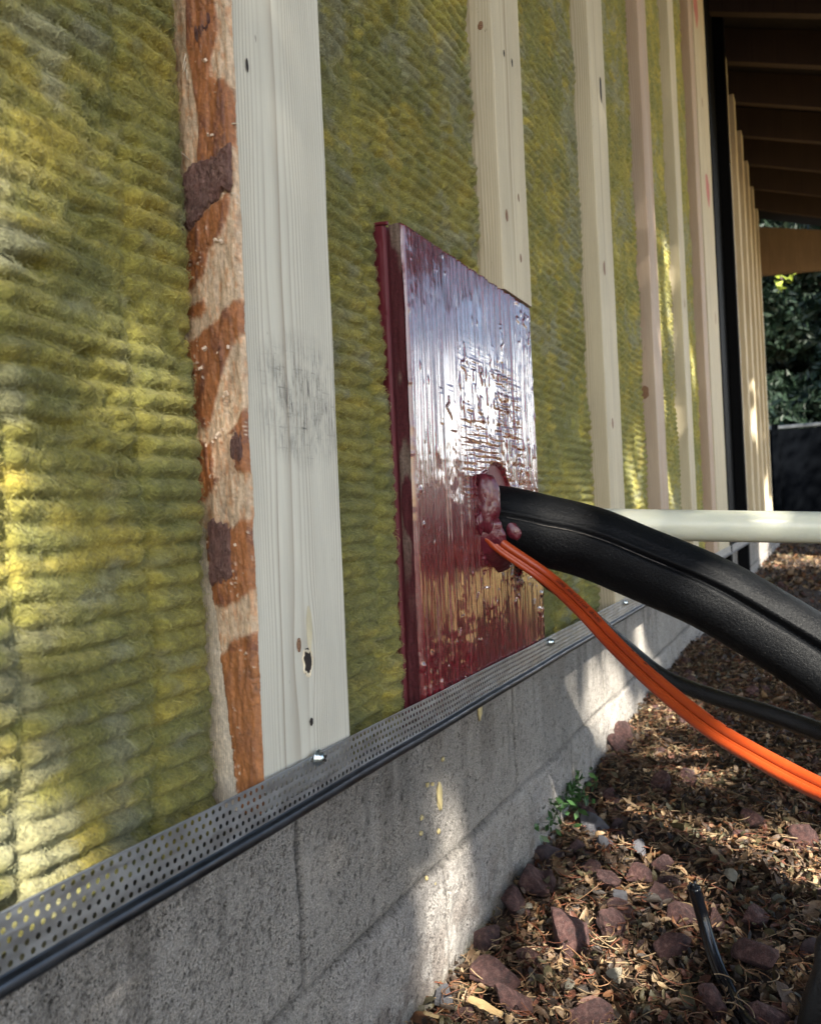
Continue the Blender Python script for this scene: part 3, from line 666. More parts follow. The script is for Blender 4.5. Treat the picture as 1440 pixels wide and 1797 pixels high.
def board():
    L = np.array([0, .676, .262]); y0, y1, z0, z1 = .5300, .8205, .240, PZ
    ys = np.arange(y0, y1 + .0004, .0008); zs = np.arange(z0, z1 + .0004, .0008); Y, Z = np.meshgrid(ys, zs, indexing='ij')
    wob = .004 * (fbm(Z * 9, Y * 9, o=2, s=3) - .5)
    st = fbm((Y + wob) * 420, Z * 6, o=2, s=401) - .5; st2 = fbm((Y + wob) * 175, Z * 3.5, o=2, s=402) - .5
    smooth = (1 - .8 * sst(.45, .58, fbm(Y * 9, Z * 8, o=3, s=404))) * (.35 + 1.1 * fbm(Y * 60, Z * 4, o=2, s=414))
    hz_ = fbm(Y * 30, Z * 420, o=3, s=406) - .5; hm = sst(.39, .43, Z) * sst(.545, .50, Z) * sst(.61, .65, Y) * sst(.79, .75, Y) * sst(.36, .5, fbm(Y * 22, Z * 40, o=3, s=407))
    h = .0014 * st * smooth + .0034 * st2 * smooth + .0010 * (fbm(Y * 14, Z * 14, o=3, s=403) - .5) + .0024 * hz_ * hm + .0010 * (fbm(Y * 75, Z * 70, o=3, s=408) - .5) * sst(.5, .66, fbm(Y * 16, Z * 14, o=2, s=409))
    h = h + .0009 * sst(.66, .8, vn(Y * 300, Z * 120, s=411)) * sst(.5, .65, fbm(Y * 14, Z * 12, o=2, s=412))
    # lumps, dragged brush arcs, drips
    rng = np.random.default_rng(12)
    for _ in range(80):
        cy, cz = rng.uniform(y0, y1), rng.uniform(z0, z1); s1 = rng.uniform(.0005, .0013); s2 = s1 * rng.uniform(1, 3); a = rng.uniform(.0004, .0012)
        m_ = (np.abs(Y - cy) < .006) & (np.abs(Z - cz) < .015)
        h[m_] += a * np.exp(-((Y[m_] - cy) / s1) ** 2 - ((Z[m_] - cz) / s2) ** 2)
    def ridge(pts, wd, a):
        for (p, q) in zip(pts[:-1], pts[1:]):
            p = np.array(p); q = np.array(q); d = q - p; l2 = d @ d
            m_ = (Y > min(p[0], q[0]) - .01) & (Y < max(p[0], q[0]) + .01) & (Z > min(p[1], q[1]) - .01) & (Z < max(p[1], q[1]) + .01)
            yy, zz = Y[m_], Z[m_]; tt = np.clip(((yy - p[0]) * d[0] + (zz - p[1]) * d[1]) / l2, 0, 1)
            dd = np.hypot(yy - p[0] - tt * d[0], zz - p[1] - tt * d[1]) + .0006 * (fbm(yy * 300, zz * 300, o=2, s=5) - .5)
            h[m_] = np.maximum(h[m_], h[m_] * .4 + a * np.exp(-(dd / wd) ** 2))
    for k in range(7):
        cy = rng.uniform(.56, .79); cz = rng.uniform(.41, .57); n_ = 5; pts_ = [(cy + rng.uniform(-.003, .003) + .0012 * q * rng.uniform(-1, 1), cz - .004 * q) for q in range(n_)]
        ridge(pts_, .0008, rng.uniform(.0006, .0012))
    ridge([(.663, .427), (.672, .4295), (.682, .430), (.691, .427), (.70, .424), (.707, .420), (.712, .417)], .0010, .0016)
    ridge([(.742, .331), (.748, .334), (.755, .341), (.764, .346), (.768, .351)], .0017, .0022)
    for k in range(16):
        cy = rng.uniform(.60, .80); cz = rng.uniform(.29, .36); ridge([(cy, cz), (cy + rng.uniform(-.004, .004), cz - rng.uniform(.002, .012))], .0008, .0009)
    # pocket round the pipe hole
    rr = np.hypot((Y - .698) / .040, (Z - .392) / .043); h -= .007 * sst(1.08, .92, rr + .06 * (fbm(Y * 60, Z * 60, o=2, s=9) - .5))
    X = -.0002 + h
    e = np.minimum(np.minimum(Y - y0, y1 - Y), z1 - Z); X -= .003 * (1 - sst(0, .0026, e)) ** 2
    V = np.stack([X, Y, Z], -1).reshape(-1, 3) - L
    link('front_sheet', npmesh('front_sheet', V, gridF(len(ys), len(zs))), M_red, BB)
    # rim of the sheet: raw brown edge with wool fluff
    me_ = attr_mat('raw_sheet_edge', .8, 500, .0006)
    zs2 = np.arange(z0, z1, .0008); xs = np.linspace(-.0032, -.0125, 14); Xe, Ze = np.meshgrid(xs, zs2, indexing='ij')
    Ye = y0 + .0004 + .0009 * (fbm(Xe * 300, Ze * 60, o=3, s=33) - .5) * 2; mixc = .75 * sst(.50, .66, fbm(Xe * 120, Ze * 30, o=3, s=35))[..., None] * sst(.30, .42, Ze)[..., None]
    cc = np.array([.075, .014, .018]) * (1 - mixc) + np.array([.20, .155, .12]) * mixc
    V = np.stack([Xe, Ye, Ze], -1).reshape(-1, 3) - L
    link('sheet_edge', npmesh('sheet_edge', V, gridF(len(xs), len(zs2)), col=cc.reshape(-1, 3)), me_, BB)
    mb = MB(); mb.box(-.0125, -.0034, y0 + .0012, y1 - .0005, z0, z1 - .002); o = mb.build('sheet_core', M_redside, BB); o.location = -Vector(L)
    # backing board, thick, coated
    yb = .5285; xs = np.linspace(-.0145, -.040, 34); zs3 = np.arange(z0, PZ + .0005, .0008); Xe, Ze = np.meshgrid(xs, zs3, indexing='ij')
    Ye = yb + .0010 * (fbm(Xe * 90, Ze * 12, o=3, s=44) - .5) * 2 + .0005 * (fbm(Xe * 500, Ze * 120, o=3, s=45) - .5) + .002 * (1 - sst(-.0143, -.016, Xe)) 
    V = np.stack([Xe, Ye, Ze], -1).reshape(-1, 3) - L
    link('backing_board_face', npmesh('backing_board_face', V, gridF(len(xs), len(zs3))), M_redside, BB)
    mb = MB(); mb.box(-.040, -.0146, yb + .0045, y1 - .0006, z0, PZ - .0003, .0015); o = mb.build('backing_board', M_redside, BB); o.location = -Vector(L)
    # glossy bead along the board's top corner
    V, F = sweep(catmull([(-.012, .5285, PZ + .0005), (-.02, .5282, PZ + .0012), (-.03, .528, PZ + .001), (-.04, .5285, PZ)], 6), Prof(10, lambda th, t_, l: np.full(10, .0015)), (0, 0, 1))
    link('sealant_bead', npmesh('sealant_bead', V - L, F), M_redside, BB)
board()
# sealant collar round the pipe
def collar():
    L = np.array([0, .676, .262]); m, n = 120, 40; cy, cz = .703, .3842
    a = np.linspace(0, 2 * np.pi, m, endpoint=False); b = np.linspace(0, 1, n); A, B = np.meshgrid(a, b, indexing='ij')
    # wide on the camera side (a=pi), squeezed elsewhere; a=pi/2 is up
    wl = np.clip(-np.cos(A - .55), 0, 1) ** 1.2
    wide = .005 + .021 * wl * (1 - .45 * np.exp(-((A - 4.1) / .5) ** 2))
    out = .030 + wide * B + .002 * (fbm(np.cos(A) * 3, np.sin(A) * 3, B, o=3, s=4) - .5) * 2
    hgt = (.003 + .016 * wl) * np.sin(np.clip(B * 1.0, 0, 1) * np.pi * .93 + .22) * (.8 + .5 * fbm(np.cos(A) * 4, np.sin(A) * 4, B * 3, o=3, s=14))
    X = -.003 + hgt + .0015 * (fbm(np.cos(A) * 9, np.sin(A) * 9, B * 6, o=3, s=24) - .5)
    Yv = cy + out * np.cos(A); Zv = cz + out * 1.04 * np.sin(A)
    V = np.stack([X, Yv, Zv], -1).reshape(-1, 3) - L
    i, j = np.meshgrid(np.arange(m), np.arange(n - 1), indexing='ij')
    F = np.stack([i * n + j, ((i + 1) % m) * n + j, ((i + 1) % m) * n + j + 1, i * n + j + 1], -1).reshape(-1, 4)
    t = NT('wet_red_sealant'); c = t.obj(); nn = t.noise(c, 130, 4, .6, .4)
    mm = t.done(Base_Color=t.mix(t.mr(nn, .3, .7), (.085, .010, .018), (.13, .018, .028)), Roughness=.28, Coat_Weight=.35, Coat_Roughness=.12, Normal=t.bump(nn, .0016))
    link('sealant_collar', npmesh('sealant_collar', V, F), mm, BB)
    blob('sealant_lump', (.005, .657 - .676, .402 - .262), (.012, .010, .026), 7, mm, BB, 5, .26)
    blob('sealant_lump', (.001, .650 - .676, .386 - .262), (.004, .007, .010), 10, mm, BB, 5, .4)
    blob('sealant_lump', (-.002, .664 - .676, .354 - .262), (.003, .007, .006), 11, mm, BB, 5, .45)
    s = blob('sealant_drop', (.0200, .6770 - .676, .3770 - .262), (.0062, .0032, .0095), 8, mm, BB, 4, .22); s.rotation_euler = (0, -.55, .2)
collar()

# ------------------------------------------------------------------ pipes and cables
REF = (.50, -.72, .48)
t = NT('foam_rubber'); c = t.obj(); n = t.noise(c, 420, 6, .72, .4); n2 = t.noise(c, 40, 4, .6); sp = t.mr(t.noise(c, 1500, 2), .72, .76)
M_foamr = t.done(Base_Color=t.mix(t.math('MULTIPLY', sp, .6), t.mix(t.mr(n2, .35, .7), (.0015, .0018, .0026), (.0035, .004, .005)), (.35, .34, .32)), Roughness=t.mr(n, .3, .7, .42, .58), Normal=t.bump(n, .0010, .9), Specular_IOR_Level=.17)
tp = [(-.014, .700, .3850), (.004, .7035, .3840), (.0381, .7194, .3737), (.0779, .7236, .3616), (.1204, .7270, .3425), (.1709, .7300, .3185), (.2139, .7293, .2919), (.2544, .7251, .2647), (.2991, .7141, .2308), (.37, .69, .17), (.46, .63, .08), (.56, .52, .045)]
path = catmull(tp, 14)
def tube_r(th, t_, l):
    n = len(th); d = (th - .38 + np.pi) % (2 * np.pi) - np.pi
    deep = .0014 + .0080 * np.clip((l - .08) / .22, 0, 1)
    r = .0325 + .0004 * (vn(th * 3, l * 30, s=3) - .5) * 2 - .0015 * t_
    r = r - deep * np.exp(-(d / (.05 + .05 * np.clip((l - .08) / .22, 0, 1))) ** 2) + .0012 * np.exp(-((d + .13) / .06) ** 2) - .0022 * np.clip((l - .1) / .2, 0, 1) * np.exp(-((d - .25) / .3) ** 2)
    return r
V, F = sweep(path, Prof(150, tube_r), REF)
L = Vector((0, .733, .384))
o = link('insulated_pipe', npmesh('insulated_pipe', V - np.array(L), F), M_foamr, loc=L)
setp(o, 'thick black foam insulated pipe curving out of the red board', 'pipe')
# dusty glue line in the seam
T_, a_, b_ = 0, 0, 0; pts = []
for i in range(0, 110, 1):
    T, a, b = frame_at(path, i, REF); d = .38 + .03; pts.append(path[i] + (.0330) * (a * math.cos(d) + b * math.sin(d)))
pts = np.array(pts[14:62]); V, F = sweep(pts, Prof(6, lambda th, t_, l: np.full(6, .00026) * (.3 + 1.4 * float(vn(l * 300, 0, s=6)))), REF)
link('seam', npmesh('seam', V - np.array(L), F), simple('dusty_seam', (.10, .09, .08), .9), o)

# white plastic pipe
t = NT('milky_plastic'); c = t.obj(); n = t.noise(t.vmul(c, (.2, 1, 1)), 90, 4, .6)
M_pex = t.done(Base_Color=t.mix(t.mr(n, .3, .7), (.64, .65, .52), (.74, .73, .58)), Roughness=.3, Subsurface_Weight=.35, Subsurface_Radius=(.01, .01, .007), Subsurface_Scale=.6, Normal=t.bump(t.noise(c, 260, 4), .0002))
pp = catmull([(-.01, .779, .3835), (.03, .781, .381), (.0949, .7899, .3765), (.1455, .7983, .3733), (.2593, .8381, .366), (.3326, .8633, .3606), (.6, .96, .34), (1.0, 1.1, .31)], 12)
V, F = sweep(pp, Prof(40, lambda th, t_, l: np.full(40, .0146)), (0, -.3, 1)); L = Vector((0, .779, .383))
o = link('plastic_pipe', npmesh('plastic_pipe', V - np.array(L), F), M_pex, loc=L)
setp(o, 'milky white plastic pipe running straight out to the right behind the black insulated pipe', 'pipe')

# orange cables
t = NT('orange_jacket'); c = t.obj(); n = t.noise(c, 380, 3, .6); n2 = t.noise(c, 30, 3)
M_or = t.done(Base_Color=t.mix(t.mr(n2, .3, .7), (.34, .042, .008), (.39, .058, .012)), Roughness=.33, Normal=t.bump(n, .00025), Specular_IOR_Level=.55)
oc = catmull([(-.008, .6560, .3790), (.004, .6580, .3750), (.0160, .6640, .3625), (.0518, .6685, .3362), (.0868, .6415, .3138), (.1189, .6130, .2903), (.1535, .5745, .2716), (.1932, .5386, .2523), (.2272, .4998, .2453), (.2528, .4678, .243), (.2763, .4348, .244), (.34, .36, .25), (.44, .26, .24)], 14)
RO = (.45, -.80, .40)
def offset(path, da, db):
    out = []
    for i in range(len(path)):
        T, a, b = frame_at(path, i, RO); out.append(path[i] + a * da + b * db)
    return np.array(out)
# b axis sign: find which way is up
T, a, b = frame_at(oc, 60, RO); up = 1 if b[2] > 0 else -1
A = offset(oc, 0, up * .0030); B = offset(oc, -.0009, -up * .0040)
def lobes(r0, k):
    def f(th, t_, l):
        return r0 * (1 + k * np.cos(2 * th)) 
    return f
def cable(name, path, r, label, flat=.0, ridges=None):
    V, F = sweep(path, Prof(48, (lambda th, t_, l: r * (1 + flat * np.cos(2 * (th - np.pi / 2)) + (ridges(th) if ridges is not None else 0)) * (1 + .03 * (float(vn(l * 60, 0, s=int(r * 1e5))) - .5)))), RO)
    L = Vector(path[1]); o = link(name, npmesh(name, V - np.array(L), F), M_or, loc=L); return setp(o, label, 'cable', 'orange cables')
cA = cable('electric_cable', A, .0035, 'orange cable with black lettering, upper one of two leaving the red board', .04)
cB = cable('electric_cable', B, .0029, 'orange cable without lettering, the lower and thinner of the pair under the black pipe', .04, lambda th: .30 * np.exp(-((th - (.75 if up > 0 else 2 * np.pi - .75)) / .22) ** 2) - .16 * np.exp(-((th - (.38 if up > 0 else 2 * np.pi - .38)) / .16) ** 2))
# printed lettering along the upper cable
M_ink = simple('black_ink', (.035, .006, .004), .6)
def lettering(text, i0, size, ang):
    cu = bpy.data.curves.new('txt', 'FONT'); cu.body = text; cu.size = size; cu.space_character = 1.05; cu.resolution_u = 2; cu.offset = .00007
    o = bpy.data.objects.new('txt', cu); COL.objects.link(o); dg = bpy.context.evaluated_depsgraph_get()
    me = bpy.data.meshes.new_from_object(o.evaluated_get(dg)); bpy.data.objects.remove(o)
    bm = bmesh.new(); bm.from_mesh(me); bmesh.ops.triangulate(bm, faces=bm.faces); bmesh.ops.subdivide_edges(bm, edges=[e for e in bm.edges if e.calc_length() > .0012], cuts=1); bmesh.ops.triangulate(bm, faces=bm.faces); bm.to_mesh(me); bm.free()
    LL = np.concatenate([[0], np.cumsum(np.linalg.norm(np.diff(A, axis=0), axis=1))]); s0 = LL[i0]
    for v in me.vertices:
        s = s0 + v.co.x; i = int(np.clip(np.searchsorted(LL, s) - 1, 0, len(A) - 2)); f = (s - LL[i]) / (LL[i + 1] - LL[i])
        T, a, b = frame_at(A, i, RO); T2, a2, b2 = frame_at(A, i + 1, RO); a = a * (1 - f) + a2 * f; b = b * (1 - f) + b2 * f
        p = A[i] * (1 - f) + A[i + 1] * f
        th = ang + up * (v.co.y - size * .35) / .0035
        r = .0035 * (1 + .04 * math.cos(2 * (th - math.pi / 2))) * 1.03 + .00030
        v.co = Vector(p + r * (a * math.cos(th) + b * math.sin(th))) - cA.location
    link('lettering', me, M_ink, cA)
lettering('COPPER   AWG 10 CU 3 CDR   GROUND', 45, .0034, -up * .22)
# scuffs on the orange cable
for i, (k, d) in enumerate([(74, .5), (79, .3), (97, .6), (100, .5)]):
    T, a, b = frame_at(A, k, RO); q = A[k] + .0036 * (a * math.cos(d) + up * b * math.sin(d))
    V, F = sweep(np.array([q + T * j * .0004 + b * .0003 * math.sin(j * 1.7) for j in range(8)]), Prof(5, lambda th, t_, l: np.full(5, .0003)), RO); V -= np.array(cA.location)
    link('scuff', npmesh('scuff', V, F), M_ink, cA)

# thin black cable hanging behind
t = NT('black_jacket'); c = t.obj(); n = t.noise(c, 900, 4, .7); 
M_bl = t.done(Base_Color=(.002, .002, .0025), Roughness=t.mr(n, .3, .7, .12, .28), Normal=t.bump(n, .0012, .9), Specular_IOR_Level=.5)
tc = catmull([(-.006, .748, .352), (.006, .752, .345), (.02, .770, .325), (.0379, .7847, .3066), (.0901, .8112, .2512), (.1223, .8051, .2289), (.1652, .7818, .2189), (.2087, .7588, .2127), (.2518, .7356, .2047), (.2962, .6907, .2006), (.38, .61, .12), (.5, .5, .045)], 12)
V, F = sweep(tc, Prof(32, lambda th, t_, l: .0070 + .0022 * np.clip((l - .2) / .25, 0, 1) + .0008 * np.cos(2 * th)), REF); L = Vector((0, .75, .35))
o = link('electric_cable', npmesh('electric_cable', V - np.array(L), F), M_bl, loc=L); setp(o, 'thin shiny black cable sagging below the black insulated pipe and behind the orange ones', 'cable')
# cut cable end sticking up from the ground
def P3(px, py, d):
    v = F_ * 1442 + R_ * (px - 720) + D_ * (py - 898.5); return tuple(CAM + v * (d / 1442))
cc_ = [P3(1216, 1556, .68), P3(1232, 1610, .68), P3(1252, 1680, .665), P3(1278, 1740, .64), P3(1312, 1797, .60), (.235, .60, .012), (.29, .53, .014), (.38, .45, .012)]
cp = catmull(cc_, 14)
t = NT('glossy_black_jacket'); c = t.obj(); n = t.noise(c, 200, 3, .6)
M_gb = t.done(Base_Color=(.006, .007, .010), Roughness=.22, Normal=t.bump(n, .0003))
V, F = sweep(cp, Prof(36, lambda th, t_, l: .0052 + .0012 * t_ * 2 * np.exp(-((l - .14) / .12) ** 2) + .0002 - .0013 * np.exp(-((th - 1.2) / .25) ** 2) + .0006 * np.cos(2 * th)), REF); L = Vector(cp[-1])
ce = link('electric_cable', npmesh('electric_cable', V - np.array(L), F), M_gb, loc=L); setp(ce, 'short black cable with a cut end standing up out of the leaves', 'cable')
T, a, b = frame_at(cp, 0, REF)
for dx, dy in ((.0018, .001), (-.0016, .0012), (.0003, -.002)):
    q = cp[0] + a * dx + b * dy; V, F = sweep(np.array([q + T * .003, q - T * .0035, q - T * .0042]), Prof(12, lambda th, t_, l: np.full(12, .0012 if t_ < .9 else .0004)), REF)
    link('wire_core', npmesh('wire_core', V - np.array(L), F), M_gb, ce)
# thick black cable at the lower right corner
kc = catmull([P3(1500, 1560, .47), P3(1462, 1640, .48), P3(1428, 1720, .50), P3(1408, 1797, .52), P3(1398, 1870, .55), (.235, .60, .02), (.30, .66, .016), (.42, .72, .014)], 12)
kc = catmull([(.46, .30, .20), (.36, .42, .185), P3(1490, 1640, .49), P3(1444, 1710, .50), P3(1418, 1797, .51), P3(1408, 1900, .53), (.245, .575, .016), (.30, .56, .016), (.42, .60, .014)], 12)
V, F = sweep(kc, Prof(36, lambda th, t_, l: np.full(36, .0065)), REF); L = Vector(kc[-1])
o = link('black_hose', npmesh('black_hose', V - np.array(L), F), M_bl, loc=L); setp(o, 'black hose looping down to the ground at the lower right corner', 'hose')

# ------------------------------------------------------------------ rocks
t = NT('red_rock'); c = t.obj(); rnd = t.n('ObjectInfo').outputs['Random']; pt = t.n('NewGeometry').outputs['Position']
n = t.noise(c, 3.5, 5, .6); n2 = t.noise(c, 22, 5, .7)
b = t.ramp(n, [(.32, (.065, .030, .033)), (.52, (.18, .072, .066)), (.68, (.36, .19, .165))])
b = t.mix(t.mr(n2, .52, .68, 0, .6), b, (.42, .30, .28)); b = t.mix(t.math('MULTIPLY', t.mr(rnd, .7, 1.0), .6), b, (.085, .08, .095))
M_rock = t.done(Base_Color=b, Roughness=.85, Normal=t.bump(t.math('ADD', n2, t.noise(t.vmul(c, (1, 1, 2.5)), 40, 5, .75)), .09))
M_pale_rock = simple('pale_stone', (.52, .47, .36), .8, bscale=12, bdist=.02)
M_grey_rock = simple('grey_stone', (.20, .20, .23), .85, bscale=14, bdist=.02)
def rock_mesh(seed, flat=.6, sub=4, nf=9):
    bm = bmesh.new(); bmesh.ops.create_icosphere(bm, subdivisions=sub, radius=1); V = np.array([v.co[:] for v in bm.verts]); V /= np.linalg.norm(V, axis=1)[:, None]
    rng = np.random.default_rng(seed); N = rng.normal(size=(nf, 3)); N /= np.linalg.norm(N, axis=1)[:, None]; d = rng.uniform(.45, .9, nf)
    dots = V @ N.T; r = np.where(dots > .05, d[None] / np.maximum(dots, .05), 9); r = np.minimum(r.min(1), 1.25)
    V = V * r[:, None]; k = 1 + .06 * (fbm(V[:, 0] * 2.5 + seed, V[:, 1] * 2.5, V[:, 2] * 2.5, o=4, s=seed) - .5) * 2 + .05 * (fbm(V[:, 0] * 9 + seed, V[:, 1] * 12, V[:, 2] * 12, o=3, s=seed + 3) - .5) * 2
    V = V * k[:, None] * np.array([1, .8, flat])
    for v, q in zip(bm.verts, V): v.co = Vector(q)
    me = bpy.data.meshes.new('rock'); bm.to_mesh(me); bm.free(); return me
def hit(px, py, z):
    v = F_ * 1442 + R_ * (px - 720) + D_ * (py - 898.5); k = (z - CAM.z) / v.z; p = CAM + v * k
    return p
ROCKS = []
def rock(px, py, wpx, me, mat, label, rot, dz=.0, name='rock', group=None, cat='rock'):
    p = hit(px, py, .02)
    for _ in range(6): p = hit(px, py, float(gz(p.x, p.y)) + .012)
    depth = (p - CAM).dot(F_); r = wpx / 1442 * depth / 2
    p.x = max(p.x, FX + r * .75 + .003)
    me = me.copy() if me.users and me.materials and me.materials[0] != mat else me
    if not me.materials: me.materials.append(mat)
    o = bpy.data.objects.new(name, me); COL.objects.link(o); o.location = (p.x, p.y, float(gz(p.x, p.y)) + r * .50 + dz); o.scale = (r, r, r); o.rotation_euler = rot
    ROCKS.append((p.x, p.y, r)); return setp(o, label, cat, group)
named = [
 (1002, 1655, 100, 'large square maroon rock near the bottom edge, the biggest one', (.5, .9, .3), 1),
 (845, 1645, 62, 'maroon rock leaning upright against the foot of the concrete wall', (.9, .7, .2), 2),
 (862, 1718, 88, 'flat topped reddish rock lying in front of the upright maroon rock', (.1, .1, .6), 3),
 (900, 1760, 78, 'pinkish rough rock close to the bottom edge', (.4, .3, 1.0), 4),
 (925, 1560, 76, 'wedge shaped red rock beside the wall, above the flat topped rock', (.3, .4, 1.7), 5),
 (1068, 1548, 60, 'salmon pink rock lit by the sun in the middle of the leaves', (.2, .5, 2.6), 6),
 (1125, 1542, 58, 'dark red cracked rock just right of the salmon pink one', (.5, .2, .8), 7),
 (1160, 1520, 46, 'grey brown rounded rock behind the dark red cracked one', (.3, .7, 2.0), 8),
 (936, 1495, 50, 'purplish rock by the wall below the small green plant', (.8, .2, .3), 9),
 (1035, 1788, 72, 'red and grey crystalline rock cut by the bottom edge', (.2, .3, 3.0), 10),
 (1200, 1606, 62, 'sunlit red rock directly left of the cut black cable', (.2, .2, .4), 11),
 (1255, 1615, 44, 'small red rock directly right of the cut black cable', (.6, .2, 1.4), 12),
 (1335, 1690, 86, 'long brown rock between the cut cable and the black hose', (.25, .1, 2.7), 13),
 (1330, 1612, 66, 'flat dusky brown rock above the long brown one', (.1, .2, .9), 14),
 (1255, 1762, 62, 'dark maroon rock hidden low beside the foot of the cut cable', (.3, .4, .2), 15),
 (1180, 1662, 66, 'dull mauve rock in shade left of the cut cable', (.3, .1, 1.2), 16),
 (880, 1585, 66, 'thin reddish rock slab by the wall', (.15, .5, .4), 17),
 (960, 1547, 52, 'brick red rock among leaves left of the salmon pink rock', (.4, .4, 2.2), 18),
 (1040, 1526, 38, 'small deep red rock tucked behind the salmon pink rock', (.7, .4, 1.2), 19),
 (1072, 1310, 42, 'pink rock in the sunny patch near the wall', (.3, .6, .2), 20),
 (1095, 1298, 50, 'dark slanted rock in the sunny patch near the wall', (.6, .9, 1.1), 21),
 (1320, 1440, 42, 'lone dusky rock in the shaded leaves at right', (.6, .3, .7), 22),
]
for px, py, wpx, lb, rot, sd in named: rock(px, py, wpx, rock_mesh(sd * 7 + 1, .7), M_rock, lb, rot, .006)
for px, py, wpx, lb, rot, sd in [(1040, 1452, 48, 'bluish grey rock near the small green plant', (.2, .3, .4), 31), (1058, 1482, 36, 'small glinting blue grey stone below the bluish grey rock', (.5, .3, 1.4), 32),
                                 (1088, 1572, 36, 'dark blue grey round stone below the salmon pink rock', (.2, .6, .1), 33), (776, 1745, 40, 'pale blue grey stone at the corner of the wall foot', (.4, .4, .4), 34), (1122, 1488, 40, 'pinkish grey stone above the dark red cracked rock', (.3, .3, 2.4), 35)]:
    rock(px, py, wpx, rock_mesh(sd * 5, .75), M_grey_rock, lb, rot, .007)
for px, py, wpx, lb, rot, sd in [(1283, 1544, 36, 'smooth cream coloured pebble lying on the sunlit leaves', (.1, .2, -.9), 41), (1080, 1722, 42, 'rough cream stone lit by the sun near the bottom edge', (.4, .5, .7), 42),
                                 (998, 1736, 28, 'small chalky stone below the biggest maroon rock', (.5, .3, .9), 43), (928, 1594, 20, 'tiny white stone near the wall', (.2, .2, .2), 44)]:
    rock(px, py, wpx, rock_mesh(sd * 5, .6 if sd == 41 else .8, 4, 22), M_pale_rock, lb, rot, .012, cat='stone')
# smaller loose rocks, scattered
rng = random.Random(9); pool = [rock_mesh(200 + k, .7, 3) for k in range(10)]
for me in pool: me.materials.append(M_rock)
RG = 'small loose reddish rocks'
cnt = 0
while cnt < 130:
    y = .55 + 3.2 * rng.random() ** 1.6; x = FX + .02 + (.36 + .1 * (y > 1.5)) * rng.random(); r = rng.uniform(.006, .017) * (1.25 if y < 1.0 else 1.0)
    if rng.random() > math.exp(-(x + .04) * 4.5): continue
    if any((x - a) ** 2 + (y - b) ** 2 < (r + c) ** 2 * .8 for a, b, c in ROCKS): continue
    o = bpy.data.objects.new('rock', rng.choice(pool)); COL.objects.link(o); o.location = (x, y, float(gz(x, y)) + r * .3 + .003); o.scale = (r, r, r); o.rotation_euler = (rng.random() * 6, rng.random() * 6, rng.random() * 6)
    setp(o, 'small loose reddish rock half buried in the dry leaves', 'rock', RG); ROCKS.append((x, y, r)); cnt += 1

